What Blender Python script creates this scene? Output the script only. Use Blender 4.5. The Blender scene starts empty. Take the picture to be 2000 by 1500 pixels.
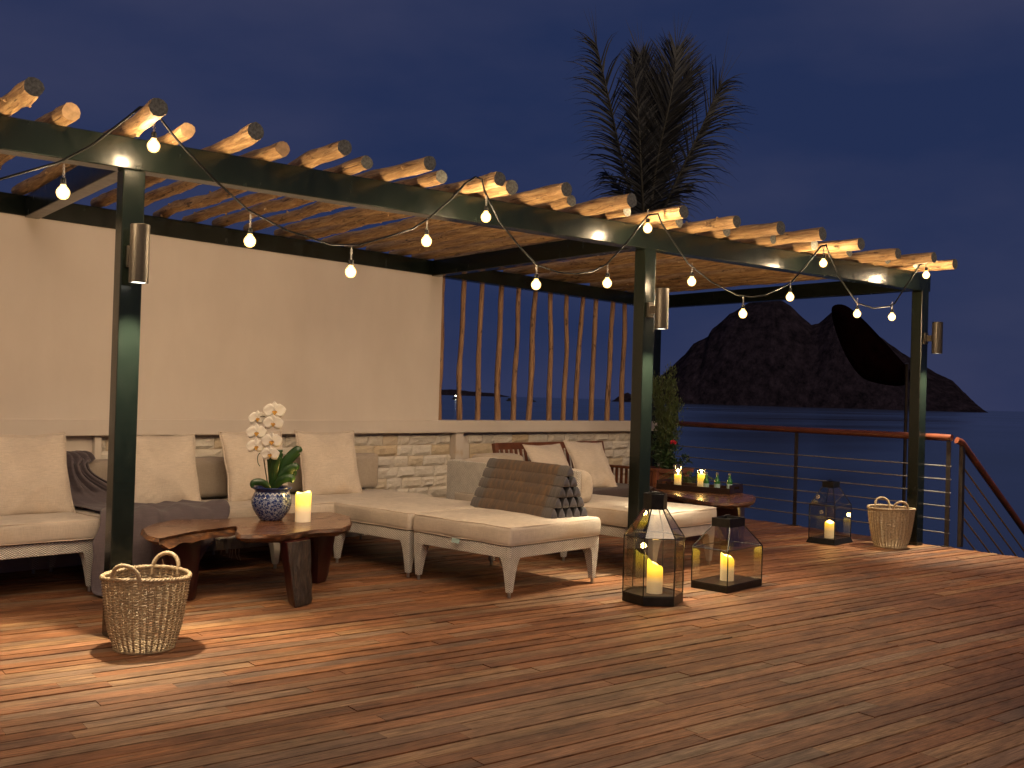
import bpy, bmesh, math, random
from mathutils import Vector, Matrix, noise
R = math.radians
PI = math.pi
rnd = random.Random(7)
scene = bpy.context.scene
C = scene.collection

# ------------------------------------------------------------------ camera
cam_d = bpy.data.cameras.new("camera")
cam = bpy.data.objects.new("camera", cam_d)
C.objects.link(cam)
M = Matrix(((0.793243, -0.030412, -0.608145, -1.69894),
            (-0.608207, 0.008228, -0.793736, -7.96123),
            (0.029143, 0.999504, -0.011971, 1.35),
            (0, 0, 0, 1)))
cam.matrix_world = M
cam_d.sensor_width = 36
cam_d.lens = 2031.64 / 2000 * 36
cam_d.clip_start = 0.05
cam_d.clip_end = 30000
scene.camera = cam

# ------------------------------------------------------------------ world
SUN_EL, SUN_ROT = 3.0, 250.0
world = bpy.data.worlds.new("World")
scene.world = world
world.use_nodes = True
wn, wl = world.node_tree.nodes, world.node_tree.links
bg = wn['Background']
sky = wn.new('ShaderNodeTexSky')
sky.sky_type = 'NISHITA'
sky.sun_disc = False
sky.sun_elevation = R(SUN_EL)
sky.sun_rotation = R(SUN_ROT)
sky.air_density = 1.0
sky.ozone_density = 4.0
tcw = wn.new('ShaderNodeTexCoord')
nzw = wn.new('ShaderNodeTexNoise')
nzw.inputs['Scale'].default_value = 2.6
nzw.inputs['Detail'].default_value = 5
mpw = wn.new('ShaderNodeMapping')
mpw.inputs['Scale'].default_value = (1, 1, 2.6)
wl.new(tcw.outputs['Generated'], mpw.inputs[0])
wl.new(mpw.outputs[0], nzw.inputs['Vector'])
cld = wn.new('ShaderNodeMixRGB')
cld.inputs[1].default_value = (0.0190, 0.0315, 0.0960, 1)
cld.inputs[2].default_value = (0.0500, 0.0560, 0.1220, 1)
rmp = wn.new('ShaderNodeMapRange')
rmp.inputs[1].default_value = 0.35
rmp.inputs[2].default_value = 0.75
wl.new(nzw.outputs[0], rmp.inputs[0])
wl.new(rmp.outputs[0], cld.inputs[0])
skm = wn.new('ShaderNodeVectorMath'); skm.operation = 'SCALE'
skm.inputs['Scale'].default_value = 0.010
wl.new(sky.outputs[0], skm.inputs[0])
mxw = wn.new('ShaderNodeMixRGB'); mxw.inputs[0].default_value = 0.85
wl.new(skm.outputs[0], mxw.inputs[1]); wl.new(cld.outputs[0], mxw.inputs[2])
wl.new(mxw.outputs[0], bg.inputs['Color'])
bg.inputs['Strength'].default_value = 1.0

sun_d = bpy.data.lights.new("sun", 'SUN')
sun_d.energy = 1.10
sun_d.angle = R(40)
sun_d.color = (1.0, 0.76, 0.54)
sun = bpy.data.objects.new("sun", sun_d)
C.objects.link(sun)
sun.rotation_euler = Vector((0.20, 0.80, -0.62)).to_track_quat('-Z', 'Y').to_euler()

scene.view_settings.view_transform = 'Standard'
scene.view_settings.look = 'None'
scene.view_settings.exposure = 0.0
scene.view_settings.gamma = 1.0
scene.render.engine = 'CYCLES'
scene.cycles.max_bounces = 8
scene.cycles.diffuse_bounces = 3
scene.cycles.glossy_bounces = 3
scene.cycles.transparent_max_bounces = 24
scene.cycles.sample_clamp_indirect = 4.0
scene.cycles.caustics_reflective = False
scene.cycles.caustics_refractive = False

BULB_W = 33.0
WARM = (1.0, 0.685, 0.37)

# ------------------------------------------------------------------ frames
SK = 0.18224
ANG = math.atan(SK)
ux, uy = math.cos(ANG), math.sin(ANG)
def w2(s, t, z=0.0):              # wall frame -> world; s along the wall, t out from it
    return Vector((s * ux + t * uy, s * uy - t * ux, z))

# ------------------------------------------------------------------ materials
class Mt:
    def __init__(s, name, base=(.5, .5, .5), rough=.6, metal=0.0, spec=0.5):
        s.m = bpy.data.materials.new(name)
        s.m.use_nodes = True
        s.n = s.m.node_tree.nodes
        s.l = s.m.node_tree.links
        s.b = s.n['Principled BSDF']
        s.b.inputs['Base Color'].default_value = (*base, 1)
        s.b.inputs['Roughness'].default_value = rough
        s.b.inputs['Metallic'].default_value = metal
        s.b.inputs['Specular IOR Level'].default_value = spec
    def node(s, t, **kw):
        n = s.n.new(t)
        for k, v in kw.items():
            if k in n.inputs: n.inputs[k].default_value = v
            else: setattr(n, k, v)
        return n
    def coord(s, scale=(1, 1, 1), kind='Object'):
        tc = s.node('ShaderNodeTexCoord')
        mp = s.node('ShaderNodeMapping')
        mp.inputs['Scale'].default_value = scale
        s.l.new(tc.outputs[kind], mp.inputs[0])
        return mp.outputs[0]
    def noise(s, vec, scale=5, detail=4, rough=.55, dist=0.0):
        n = s.node('ShaderNodeTexNoise')
        n.inputs['Scale'].default_value = scale
        n.inputs['Detail'].default_value = detail
        n.inputs['Roughness'].default_value = rough
        n.inputs['Distortion'].default_value = dist
        if vec is not None: s.l.new(vec, n.inputs['Vector'])
        return n.outputs[0]
    def ramp(s, fac, stops, interp='LINEAR'):
        r = s.node('ShaderNodeValToRGB')
        r.color_ramp.interpolation = interp
        e = r.color_ramp.elements
        while len(e) < len(stops): e.new(0.5)
        for i, (p, c) in enumerate(stops):
            e[i].position = p
            e[i].color = (*c, 1) if len(c) == 3 else c
        s.l.new(fac, r.inputs[0])
        return r.outputs[0]
    def mix(s, fac, a, b, mode='MIX'):
        n = s.node('ShaderNodeMixRGB', blend_type=mode)
        for i, v in ((0, fac), (1, a), (2, b)):
            if isinstance(v, (int, float)): n.inputs[i].default_value = v
            elif isinstance(v, tuple): n.inputs[i].default_value = (*v, 1)
            else: s.l.new(v, n.inputs[i])
        return n.outputs[0]
    def math(s, op, a, b=None):
        n = s.node('ShaderNodeMath', operation=op)
        for i, v in ((0, a), (1, b)):
            if v is None: continue
            if isinstance(v, (int, float)): n.inputs[i].default_value = v
            else: s.l.new(v, n.inputs[i])
        return n.outputs[0]
    def color(s, out): s.l.new(out, s.b.inputs['Base Color'])
    def rough(s, out): s.l.new(out, s.b.inputs['Roughness'])
    def bump(s, h, strength=.3, dist=.01):
        n = s.node('ShaderNodeBump')
        n.inputs['Strength'].default_value = strength
        n.inputs['Distance'].default_value = dist
        s.l.new(h, n.inputs['Height'])
        s.l.new(n.outputs[0], s.b.inputs['Normal'])

def m_deck():
    m = Mt('deck_wood', rough=.5)
    geo = m.node('ShaderNodeNewGeometry')
    isl = geo.outputs['Random Per Island']
    tc = m.node('ShaderNodeTexCoord')
    mp = m.node('ShaderNodeMapping'); mp.inputs['Scale'].default_value = (0.9, 16, 4)
    off = m.node('ShaderNodeCombineXYZ')
    m.l.new(m.math('MULTIPLY', isl, 37.0), off.inputs[0])
    m.l.new(m.math('MULTIPLY', isl, 91.0), off.inputs[1])
    add = m.node('ShaderNodeVectorMath', operation='ADD')
    m.l.new(tc.outputs['Object'], add.inputs[0]); m.l.new(off.outputs[0], add.inputs[1])
    m.l.new(add.outputs[0], mp.inputs[0])
    g = m.noise(mp.outputs[0], 6, 7, .65, 1.2)
    base = m.ramp(isl, [(0, (.25, .098, .038)), (.18, (.36, .160, .064)), (.36, (.20, .078, .032)),
                        (.50, (.37, .175, .085)), (.62, (.26, .110, .045)), (.72, (.29, .185, .115)), (.82, (.37, .20, .09)), (.91, (.20, .125, .085)), (1, (.20, .080, .036))])
    gc = m.ramp(g, [(.30, (.34, .30, .28)), (.5, (.85, .85, .85)), (.70, (1.35, 1.3, 1.25))])
    c1 = m.mix(1.0, base, gc, 'MULTIPLY')
    big = m.noise(m.coord((1, 1.6, 1)), 1.1, 4, .6)
    st = m.ramp(big, [(.36, (.62, .60, .60)), (.58, (1.05, 1.05, 1.05))])
    c2 = m.mix(1.0, c1, st, 'MULTIPLY')
    wear = m.noise(m.coord((2.2, 9, 1)), 3.2, 6, .7)
    wf = m.ramp(wear, [(.60, (0, 0, 0)), (.74, (.5, .5, .5))])
    c3 = m.mix(wf, c2, (.36, .27, .20))
    blot = m.noise(m.coord((1.4, 5, 1)), 2.4, 5, .65)
    bf = m.ramp(blot, [(.34, (.58, .52, .50)), (.52, (1, 1, 1)), (.70, (1.22, 1.20, 1.14))])
    m.color(m.mix(1.0, c3, bf, 'MULTIPLY'))
    m.rough(m.ramp(g, [(.3, (.70, .70, .70)), (.7, (.50, .50, .50))]))
    m.b.inputs['Specular IOR Level'].default_value = .38
    m.bump(g, .35, .004)
    return m.m

def m_metal_green():
    m = Mt('green_gloss_paint', (.022, .036, .026), .24)
    n = m.noise(m.coord(), 26, 3, .6)
    n2 = m.noise(m.coord((3, 3, 1)), 5, 5, .6)
    m.color(m.ramp(n2, [(.3, (.0042, .0066, .0048)), (.7, (.0062, .0092, .0066))]))
    m.rough(m.ramp(n2, [(.35, (.18, .18, .18)), (.7, (.28, .28, .28))]))
    m.bump(n, .16, .004)
    return m.m

def m_simple(name, base, rough=.6, metal=0, nscale=0, var=.25, bump=0, bscale=40, spec=.5, coord=(1, 1, 1)):
    m = Mt(name, base, rough, metal, spec)
    if nscale:
        n = m.noise(m.coord(coord), nscale, 5, .6)
        lo = tuple(c * (1 - var) for c in base); hi = tuple(min(1, c * (1 + var)) for c in base)
        m.color(m.ramp(n, [(.3, lo), (.7, hi)]))
    if bump:
        m.bump(m.noise(m.coord(coord), bscale, 4, .6), bump, .004)
    return m.m

def m_log(name, c0, c1, c2):
    m = Mt(name, rough=.7)
    oi = m.node('ShaderNodeObjectInfo')
    tc = m.node('ShaderNodeTexCoord')
    cx = m.node('ShaderNodeCombineXYZ')
    m.l.new(m.math('MULTIPLY', oi.outputs['Random'], 50.0), cx.inputs[0])
    m.l.new(m.math('MULTIPLY', oi.outputs['Random'], 23.0), cx.inputs[2])
    add = m.node('ShaderNodeVectorMath', operation='ADD')
    m.l.new(tc.outputs['Object'], add.inputs[0]); m.l.new(cx.outputs[0], add.inputs[1])
    mp = m.node('ShaderNodeMapping'); mp.inputs['Scale'].default_value = (22, 22, 2.0)
    m.l.new(add.outputs[0], mp.inputs[0])
    g = m.noise(mp.outputs[0], 2.2, 7, .7, .8)
    col = m.ramp(g, [(.25, c0), (.5, c1), (.75, c2)])
    mp2 = m.node('ShaderNodeMapping'); mp2.inputs['Scale'].default_value = (7, 7, 3.4)
    m.l.new(add.outputs[0], mp2.inputs[0])
    k = m.noise(mp2.outputs[0], 2.4, 3, .6)
    kf = m.ramp(k, [(.63, (0, 0, 0)), (.71, (.85, .85, .85))])
    col2 = m.mix(kf, col, (.05, .025, .014))
    mp3 = m.node('ShaderNodeMapping'); mp3.inputs['Scale'].default_value = (30, 30, 1.1)
    m.l.new(add.outputs[0], mp3.inputs[0])
    ck = m.noise(mp3.outputs[0], 2.0, 4, .6, .6)
    cf = m.ramp(ck, [(.35, (.85, .85, .85)), (.41, (0, 0, 0))])
    col2 = m.mix(cf, col2, (.045, .022, .010))
    m.color(col2)
    m.bump(m.math('ADD', g, m.math('MULTIPLY', ck, .6)), .9, .010)
    return m.m

def m_fabric(name, base, stain=None, scale=420):
    m = Mt(name, base, .9, 0, .2)
    v = m.coord()
    w1 = m.noise(m.coord((1, 1, .05)), scale, 1, .5)
    w2_ = m.noise(m.coord((.05, .05, 1)), scale, 1, .5)
    w = m.math('ADD', w1, w2_)
    fine = m.ramp(m.math('MULTIPLY', w, .5), [(.36, (.84, .84, .84)), (.64, (1.08, 1.08, 1.08))])
    big = m.ramp(m.noise(v, 3.2, 3, .5), [(.35, tuple(c * .9 for c in base)), (.65, tuple(min(1, c * 1.06) for c in base))])
    c = m.mix(1.0, big, fine, 'MULTIPLY')
    if stain:
        sf = m.ramp(m.noise(v, 2.3, 3, .5), [(.58, (0, 0, 0)), (.78, (.55, .55, .55))])
        c = m.mix(sf, c, stain)
    m.color(c)
    bn = m.math('ADD', m.math('MULTIPLY', w, .25), m.noise(v, 9, 3, .6))
    m.bump(bn, .22, .012)
    m.b.inputs['Sheen Weight'].default_value = .15
    return m.m

def m_wicker(name, base, dark, cell=.017):
    m = Mt(name, base, .5)
    tc = m.node('ShaderNodeTexCoord')
    sp = m.node('ShaderNodeSeparateXYZ')
    m.l.new(tc.outputs['Object'], sp.inputs[0])
    k = PI / cell
    a = m.math('MULTIPLY', m.math('ADD', sp.outputs[0], sp.outputs[1]), k)
    b = m.math('MULTIPLY', sp.outputs[2], k * 1.7)
    p = m.math('SINE', m.math('ADD', a, b))
    q = m.math('SINE', m.math('SUBTRACT', a, b))
    v = m.math('ABSOLUTE', m.math('MULTIPLY', p, q))
    nz = m.noise(m.coord(), 14, 3, .6)
    base2 = m.ramp(nz, [(.3, tuple(c * .86 for c in base)), (.7, tuple(min(1, c * 1.08) for c in base))])
    m.color(m.mix(m.ramp(v, [(.04, (1, 1, 1)), (.32, (0, 0, 0))]), base2, dark))
    m.bump(m.ramp(v, [(.02, (0, 0, 0)), (.45, (1, 1, 1))]), .9, .006)
    return m.m

def m_glass(name, tint=(.80, .80, .76), gl=.12, ior=1.45):
    m = bpy.data.materials.new(name); m.use_nodes = True
    n, l = m.node_tree.nodes, m.node_tree.links
    n.remove(n['Principled BSDF'])
    tr = n.new('ShaderNodeBsdfTransparent'); tr.inputs[0].default_value = (*tint, 1)
    g = n.new('ShaderNodeBsdfGlossy'); g.inputs['Roughness'].default_value = .015
    g.inputs['Color'].default_value = (1, 1, 1, 1)
    # Schlick reflectance, the same from both sides of a thin pane
    ge = n.new('ShaderNodeNewGeometry')
    dt = n.new('ShaderNodeVectorMath'); dt.operation = 'DOT_PRODUCT'
    l.new(ge.outputs['Normal'], dt.inputs[0]); l.new(ge.outputs['Incoming'], dt.inputs[1])
    ab = n.new('ShaderNodeMath'); ab.operation = 'ABSOLUTE'; l.new(dt.outputs['Value'], ab.inputs[0])
    iv = n.new('ShaderNodeMath'); iv.operation = 'SUBTRACT'; iv.inputs[0].default_value = 1.0; l.new(ab.outputs[0], iv.inputs[1])
    pw = n.new('ShaderNodeMath'); pw.operation = 'POWER'; pw.inputs[1].default_value = 5.0; l.new(iv.outputs[0], pw.inputs[0])
    a = n.new('ShaderNodeMath'); a.operation = 'MULTIPLY_ADD'; a.inputs[1].default_value = .9
    a.inputs[2].default_value = ((ior - 1) / (ior + 1)) ** 2 + gl
    a.use_clamp = True
    l.new(pw.outputs[0], a.inputs[0])
    mx = n.new('ShaderNodeMixShader')
    l.new(a.outputs[0], mx.inputs[0]); l.new(tr.outputs[0], mx.inputs[1]); l.new(g.outputs[0], mx.inputs[2])
    l.new(mx.outputs[0], n['Material Output'].inputs[0])
    return m

def m_emit(name, col, strength):
    m = bpy.data.materials.new(name); m.use_nodes = True
    n, l = m.node_tree.nodes, m.node_tree.links
    n.remove(n['Principled BSDF'])
    e = n.new('ShaderNodeEmission'); e.inputs[0].default_value = (*col, 1); e.inputs[1].default_value = strength
    l.new(e.outputs[0], n['Material Output'].inputs[0])
    return m

def m_glowglass(name, col, strength, opac=.35):
    m = bpy.data.materials.new(name); m.use_nodes = True
    n, l = m.node_tree.nodes, m.node_tree.links
    n.remove(n['Principled BSDF'])
    e = n.new('ShaderNodeEmission'); e.inputs[0].default_value = (*col, 1); e.inputs[1].default_value = strength
    tr = n.new('ShaderNodeBsdfTransparent')
    mx = n.new('ShaderNodeMixShader'); mx.inputs[0].default_value = opac
    l.new(tr.outputs[0], mx.inputs[1]); l.new(e.outputs[0], mx.inputs[2])
    l.new(mx.outputs[0], n['Material Output'].inputs[0])
    return m

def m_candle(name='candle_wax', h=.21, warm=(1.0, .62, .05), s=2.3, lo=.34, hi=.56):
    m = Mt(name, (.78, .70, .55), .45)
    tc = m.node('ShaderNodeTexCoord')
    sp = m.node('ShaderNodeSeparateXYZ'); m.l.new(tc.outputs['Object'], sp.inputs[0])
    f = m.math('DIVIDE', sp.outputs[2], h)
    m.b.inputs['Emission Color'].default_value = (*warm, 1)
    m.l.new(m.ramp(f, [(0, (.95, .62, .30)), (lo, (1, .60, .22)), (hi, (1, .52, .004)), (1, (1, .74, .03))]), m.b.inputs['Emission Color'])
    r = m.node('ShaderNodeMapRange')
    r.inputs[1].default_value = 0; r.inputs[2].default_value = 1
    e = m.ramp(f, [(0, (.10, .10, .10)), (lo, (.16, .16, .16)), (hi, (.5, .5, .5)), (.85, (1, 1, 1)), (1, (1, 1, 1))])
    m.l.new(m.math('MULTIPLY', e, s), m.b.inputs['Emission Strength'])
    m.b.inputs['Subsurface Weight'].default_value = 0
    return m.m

MAT = {}
MAT['deck'] = m_deck()
MAT['green'] = m_metal_green()
MAT['log'] = m_log('rafter_wood', (.085, .042, .018), (.36, .215, .095), (.66, .47, .24))
MAT['pole'] = m_log('pole_wood', (.16, .075, .034), (.34, .19, .095), (.52, .33, .18))
MAT['logend_dark'] = m_simple('log_end_tarred', (.16, .16, .135), .8, 0, 60, .6, .8)
MAT['logend'] = m_simple('log_end_raw', (.42, .27, .14), .8, 0, 24, .35, .5)
MAT['black'] = m_simple('black_cable', (.008, .008, .008), .6, spec=.2)
MAT['white_wire'] = m_simple('white_wire', (.62, .58, .50), .5)
MAT['bulb_core'] = m_emit('bulb_filament', (1.0, .92, .70), 120)
MAT['bulb_glow'] = m_glowglass('bulb_frosted_glass', (1.0, .60, .19), 8, .34)
MAT['steel'] = m_simple('brushed_steel', (.42, .41, .38), .35, 1.0)
MAT['sconce'] = m_simple('bronze_sconce', (.045, .037, .029), .45, .45, 40, .15)
MAT['lens'] = m_emit('sconce_lens', (1, .95, .82), 8)
MAT['fabric'] = m_fabric('beige_canvas', (.56, .485, .40), (.50, .36, .22))
MAT['bolster'] = m_fabric('taupe_canvas', (.40, .335, .265))
MAT['pillow'] = m_fabric('cream_ribbed_linen', (.64, .545, .445), (.58, .38, .20))
MAT['throw'] = m_fabric('aubergine_wool', (.120, .096, .104), None, 300)
MAT['darkmat'] = m_fabric('dark_mattress', (.075, .055, .055), None, 300)
MAT['wicker'] = m_wicker('white_wicker', (.86, .82, .74), (.13, .10, .07), .0225)
MAT['lantern'] = m_simple('lantern_iron', (.018, .016, .014), .38, .6, 20, .4)
MAT['glass'] = m_glass('lantern_glass', (.93, .92, .875), .035, 1.5)
MAT['clear'] = m_glass('clear_glass', (.94, .94, .92), .14)
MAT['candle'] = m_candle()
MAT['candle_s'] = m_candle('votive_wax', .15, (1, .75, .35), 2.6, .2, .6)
MAT['flame'] = m_emit('flame', (1, .80, .35), 30)
MAT['basket'] = m_simple('basket_cane', (.33, .235, .135), .55, 0, 60, .35, .2, 90)
MAT['redwood'] = m_simple('dark_red_lacquer', (.034, .0065, .006), .3, 0, 8, .4, .1, 20)
MAT['teak'] = m_simple('teak_frame', (.15, .050, .022), .4, 0, 12, .35, .15, 60)
MAT['terracotta'] = m_simple('terracotta', (.24, .085, .045), .75, 0, 9, .3, .3, 40)
MAT['leaf'] = m_simple('leaf_green', (.030, .062, .020), .42, 0, 14, .5)
MAT['leaf2'] = m_simple('leaf_olive', (.060, .085, .022), .5, 0, 14, .5)
MAT['orchid_leaf'] = m_simple('orchid_leaf', (.022, .060, .014), .28, 0, 10, .3)
MAT['petal'] = m_simple('white_petal', (.80, .77, .70), .6)
MAT['lip'] = m_simple('yellow_lip', (.62, .34, .06), .6)
MAT['stem'] = m_simple('brown_stem', (.055, .045, .018), .6)
MAT['redflower'] = m_simple('red_bloom', (.55, .015, .03), .6)
MAT['soil'] = m_simple('potting_bark', (.10, .05, .025), .95, 0, 60, .5, .8, 60)
MAT['palm'] = m_simple('palm_leaf', (.0045, .0045, .0028), .55, 0, 12, .4)
MAT['rachis'] = m_simple('palm_rachis', (.04, .035, .018), .5)
MAT['trunk'] = m_simple('palm_bark', (.060, .042, .030), .9, 0, 6, .4, .6, 12)
MAT['tray'] = m_simple('espresso_tray', (.020, .009, .006), .3)
MAT['greenglass'] = m_simple('green_bottle_glass', (.05, .24, .04), .08); MAT['greenglass'].node_tree.nodes['Principled BSDF'].inputs['Transmission Weight'].default_value = .45
MAT['label'] = m_simple('bottle_label', (.30, .42, .40), .7)
MAT['handrail'] = m_simple('varnished_handrail', (.085, .024, .012), .28, 0, 8, .3, .05, 20)
MAT['railmetal'] = m_simple('rail_metal', (.055, .045, .040), .42, .7, 10, .3)
MAT['rod'] = m_simple('rail_rod', (.34, .31, .28), .35, .7)
MAT['brass'] = m_simple('brassy_rod', (.50, .32, .12), .3, .8)
MAT['canopy'] = m_simple('maroon_canvas', (.0035, .0010, .0011), 1.0, 0, 6, .5, spec=0.0)
MAT['boat'] = m_simple('boat_hull', (.004, .004, .006), .8)
MAT['boatlamp'] = m_emit('boat_lamp', (1, .95, .7), 40)

def m_plaster():
    m = Mt('cream_plaster', (.62, .56, .48), .85)
    v = m.coord()
    a = m.noise(v, .55, 4, .55)
    b = m.noise(m.coord((1, 1, .35)), 1.6, 5, .6)
    c1 = m.ramp(a, [(.35, (.575, .50, .43)), (.65, (.65, .575, .50))])
    c2 = m.ramp(b, [(.4, (.96, .955, .95)), (.6, (1.02, 1.02, 1.02))])
    c = m.mix(1.0, c1, c2, 'MULTIPLY')
    # ochre water stains along the foot of the wall (z below 1.15), with a shape of their own
    sp = m.node('ShaderNodeSeparateXYZ'); m.l.new(v, sp.inputs[0])
    zf = m.ramp(m.math('ADD', sp.outputs[2], m.math('MULTIPLY', m.noise(v, 2.4, 4, .6), .5)), [(.95, (1, 1, 1)), (1.0, (1, 1, 1))])
    st = m.ramp(m.noise(v, 2.1, 5, .62), [(.54, (0, 0, 0)), (.66, (.75, .75, .75))])
    band = m.node('ShaderNodeMapRange'); band.inputs[1].default_value = 1.02; band.inputs[2].default_value = .90
    m.l.new(sp.outputs[2], band.inputs[0])
    f = m.math('MULTIPLY', st, band.outputs[0])
    m.color(m.mix(f, c, (.50, .33, .16)))
    m.bump(m.noise(v, 30, 5, .6), .12, .004)
    return m.m
MAT['plaster'] = m_plaster()

def m_stone():
    m = Mt('split_face_stone', rough=.85)
    geo = m.node('ShaderNodeNewGeometry')
    isl = geo.outputs['Random Per Island']
    base = m.ramp(isl, [(0, (.64, .59, .52)), (.72, (.70, .65, .57)), (.84, (.66, .59, .49)), (.88, (.58, .45, .29)), (.94, (.64, .57, .46)), (1, (.56, .44, .28))])
    g = m.noise(m.coord((1, 1, 2)), 9, 6, .65)
    m.color(m.mix(1.0, base, m.ramp(g, [(.3, (.86, .84, .82)), (.65, (1.04, 1.04, 1.04))]), 'MULTIPLY'))
    m.bump(m.noise(m.coord((1, 1, 1.6)), 16, 6, .65), .8, .02)
    return m.m
MAT['stone'] = m_stone()

def m_slab():
    m = Mt('live_edge_slab', rough=.25)
    v = m.coord((1, 5, 1))
    g = m.noise(v, 3.4, 6, .6, 1.5)
    m.color(m.ramp(g, [(.25, (.060, .022, .012)), (.5, (.145, .062, .028)), (.72, (.24, .115, .050))]))
    m.rough(m.ramp(g, [(.3, (.30, .30, .30)), (.7, (.18, .18, .18))]))
    m.bump(g, .12, .003)
    return m.m
MAT['slab'] = m_slab()
def m_edge():
    m = Mt('raw_slab_edge', rough=.45)
    g = m.noise(m.coord((1, 1, 2.5)), 9, 6, .7, .8)
    m.color(m.ramp(g, [(.34, (.022, .010, .006)), (.52, (.085, .032, .012)), (.70, (.28, .115, .030))]))
    m.bump(g, .8, .015)
    return m.m
MAT['slabedge'] = m_edge()
def m_bark():
    m = Mt('varnished_bark', rough=.24)
    g = m.noise(m.coord((2.4, 2.4, .6)), 14, 7, .7, .8)
    m.color(m.ramp(g, [(.3, (.014, .010, .009)), (.55, (.050, .036, .028)), (.75, (.11, .075, .05))]))
    m.bump(g, 1.0, .02)
    return m.m
MAT['bark'] = m_bark()
def m_pot():
    m = Mt('blue_white_glaze', rough=.10)
    v = m.coord()
    w = m.node('ShaderNodeTexVoronoi', feature='DISTANCE_TO_EDGE')
    w.inputs['Scale'].default_value = 46
    dst = m.noise(v, 38, 3, .5)
    cx = m.node('ShaderNodeVectorMath', operation='SCALE'); cx.inputs['Scale'].default_value = .03
    nn = m.node('ShaderNodeTexNoise'); nn.inputs['Scale'].default_value = 30
    m.l.new(v, nn.inputs['Vector']); m.l.new(nn.outputs['Color'], cx.inputs[0])
    ad = m.node('ShaderNodeVectorMath', operation='ADD')
    m.l.new(v, ad.inputs[0]); m.l.new(cx.outputs[0], ad.inputs[1]); m.l.new(ad.outputs[0], w.inputs['Vector'])
    f = m.ramp(w.outputs[0], [(.03, (.9, .9, .9)), (.08, (0, 0, 0))])
    sw = m.ramp(m.noise(v, 55, 2, .5), [(.57, (0, 0, 0)), (.62, (.8, .8, .8))])
    f2 = m.mix(1.0, f, sw, 'SCREEN')
    c = m.mix(m.math('MULTIPLY', f2, .85), (.012, .030, .145), (.42, .48, .58))
    # plain blue neck and white scallop band
    sp = m.node('ShaderNodeSeparateXYZ'); m.l.new(v, sp.inputs[0])
    neck = m.ramp(sp.outputs[2], [(.196, (0, 0, 0)), (.198, (1, 1, 1))])
    c = m.mix(neck, c, (.014, .028, .11))
    at = m.node('ShaderNodeMath', operation='ARCTAN2')
    m.l.new(sp.outputs[1], at.inputs[0]); m.l.new(sp.outputs[0], at.inputs[1])
    sc = m.math('ABSOLUTE', m.math('SINE', m.math('MULTIPLY', at.outputs[0], 12)))
    hh = m.math('ADD', m.math('MULTIPLY', sc, .014), .178)
    dd = m.math('ABSOLUTE', m.math('SUBTRACT', sp.outputs[2], hh))
    bd = m.ramp(dd, [(.0028, (1, 1, 1)), (.0045, (0, 0, 0))])
    inb = m.ramp(sp.outputs[2], [(.166, (0, 0, 0)), (.168, (1, 1, 1)), (.197, (1, 1, 1)), (.1985, (0, 0, 0))])
    c = m.mix(inb, c, (.012, .030, .13))
    c = m.mix(m.math('MULTIPLY', bd, inb), c, (.58, .62, .68))
    m.color(c)
    m.b.inputs['Coat Weight'].default_value = .5
    return m.m
MAT['pot'] = m_pot()
def m_axe():
    m = Mt('gold_brown_silk', rough=.45)
    v = m.coord()
    sp = m.node('ShaderNodeSeparateXYZ'); m.l.new(v, sp.inputs[0])
    n = m.noise(m.coord((1, 3, 1)), 9, 5, .65)
    gold = m.ramp(n, [(.3, (.026, .013, .005)), (.55, (.075, .036, .010)), (.75, (.150, .075, .018))])
    e = m.math('ABSOLUTE', sp.outputs[1])
    f = m.ramp(e, [(.355, (0, 0, 0)), (.375, (1, 1, 1))])
    rib = m.ramp(m.noise(m.coord((1, 60, 1)), 4, 2, .5), [(.35, (.030, .026, .024)), (.65, (.085, .072, .066))])
    m.color(m.mix(f, gold, rib))
    m.b.inputs['Sheen Weight'].default_value = .4
    m.bump(n, .25, .008)
    return m.m
MAT['axe'] = m_axe()
MAT['axe_end'] = m_simple('slate_satin', (.075, .070, .080), .4, 0, 12, .35, .3, 30)

def m_hill():
    m = Mt('forest_hillside', rough=.95, spec=0.0)
    n = m.noise(m.coord((1, 1, .6)), .045, 8, .75)
    m.color(m.ramp(n, [(.36, (.010, .009, .013)), (.5, (.028, .022, .030)), (.66, (.052, .040, .054))]))
    m.bump(n, 1.0, 14)
    return m.m
MAT['hill'] = m_hill()
def m_sea():
    m = Mt('dusk_sea', (.010, .022, .050), .32)
    m.b.inputs['IOR'].default_value = 1.6
    n = m.noise(m.coord((.03, .10, 1)), 1.0, 5, .6)
    n2 = m.noise(m.coord((.0035, .012, 1)), 1.0, 4, .6)
    m.color(m.ramp(n2, [(.35, (.020, .045, .10)), (.65, (.050, .085, .16))]))
    m.rough(m.ramp(n2, [(.35, (.10, .10, .10)), (.65, (.24, .24, .24))]))
    m.bump(n, .07, .6)
    return m.m
MAT['sea'] = m_sea()
MAT['shore'] = m_simple('dark_rock_shore', (.05, .045, .04), .95, 0, .5, .4, .6, 2)
MAT['under'] = m_simple('deck_fascia', (.10, .045, .025), .7, 0, 6, .3)

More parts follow.
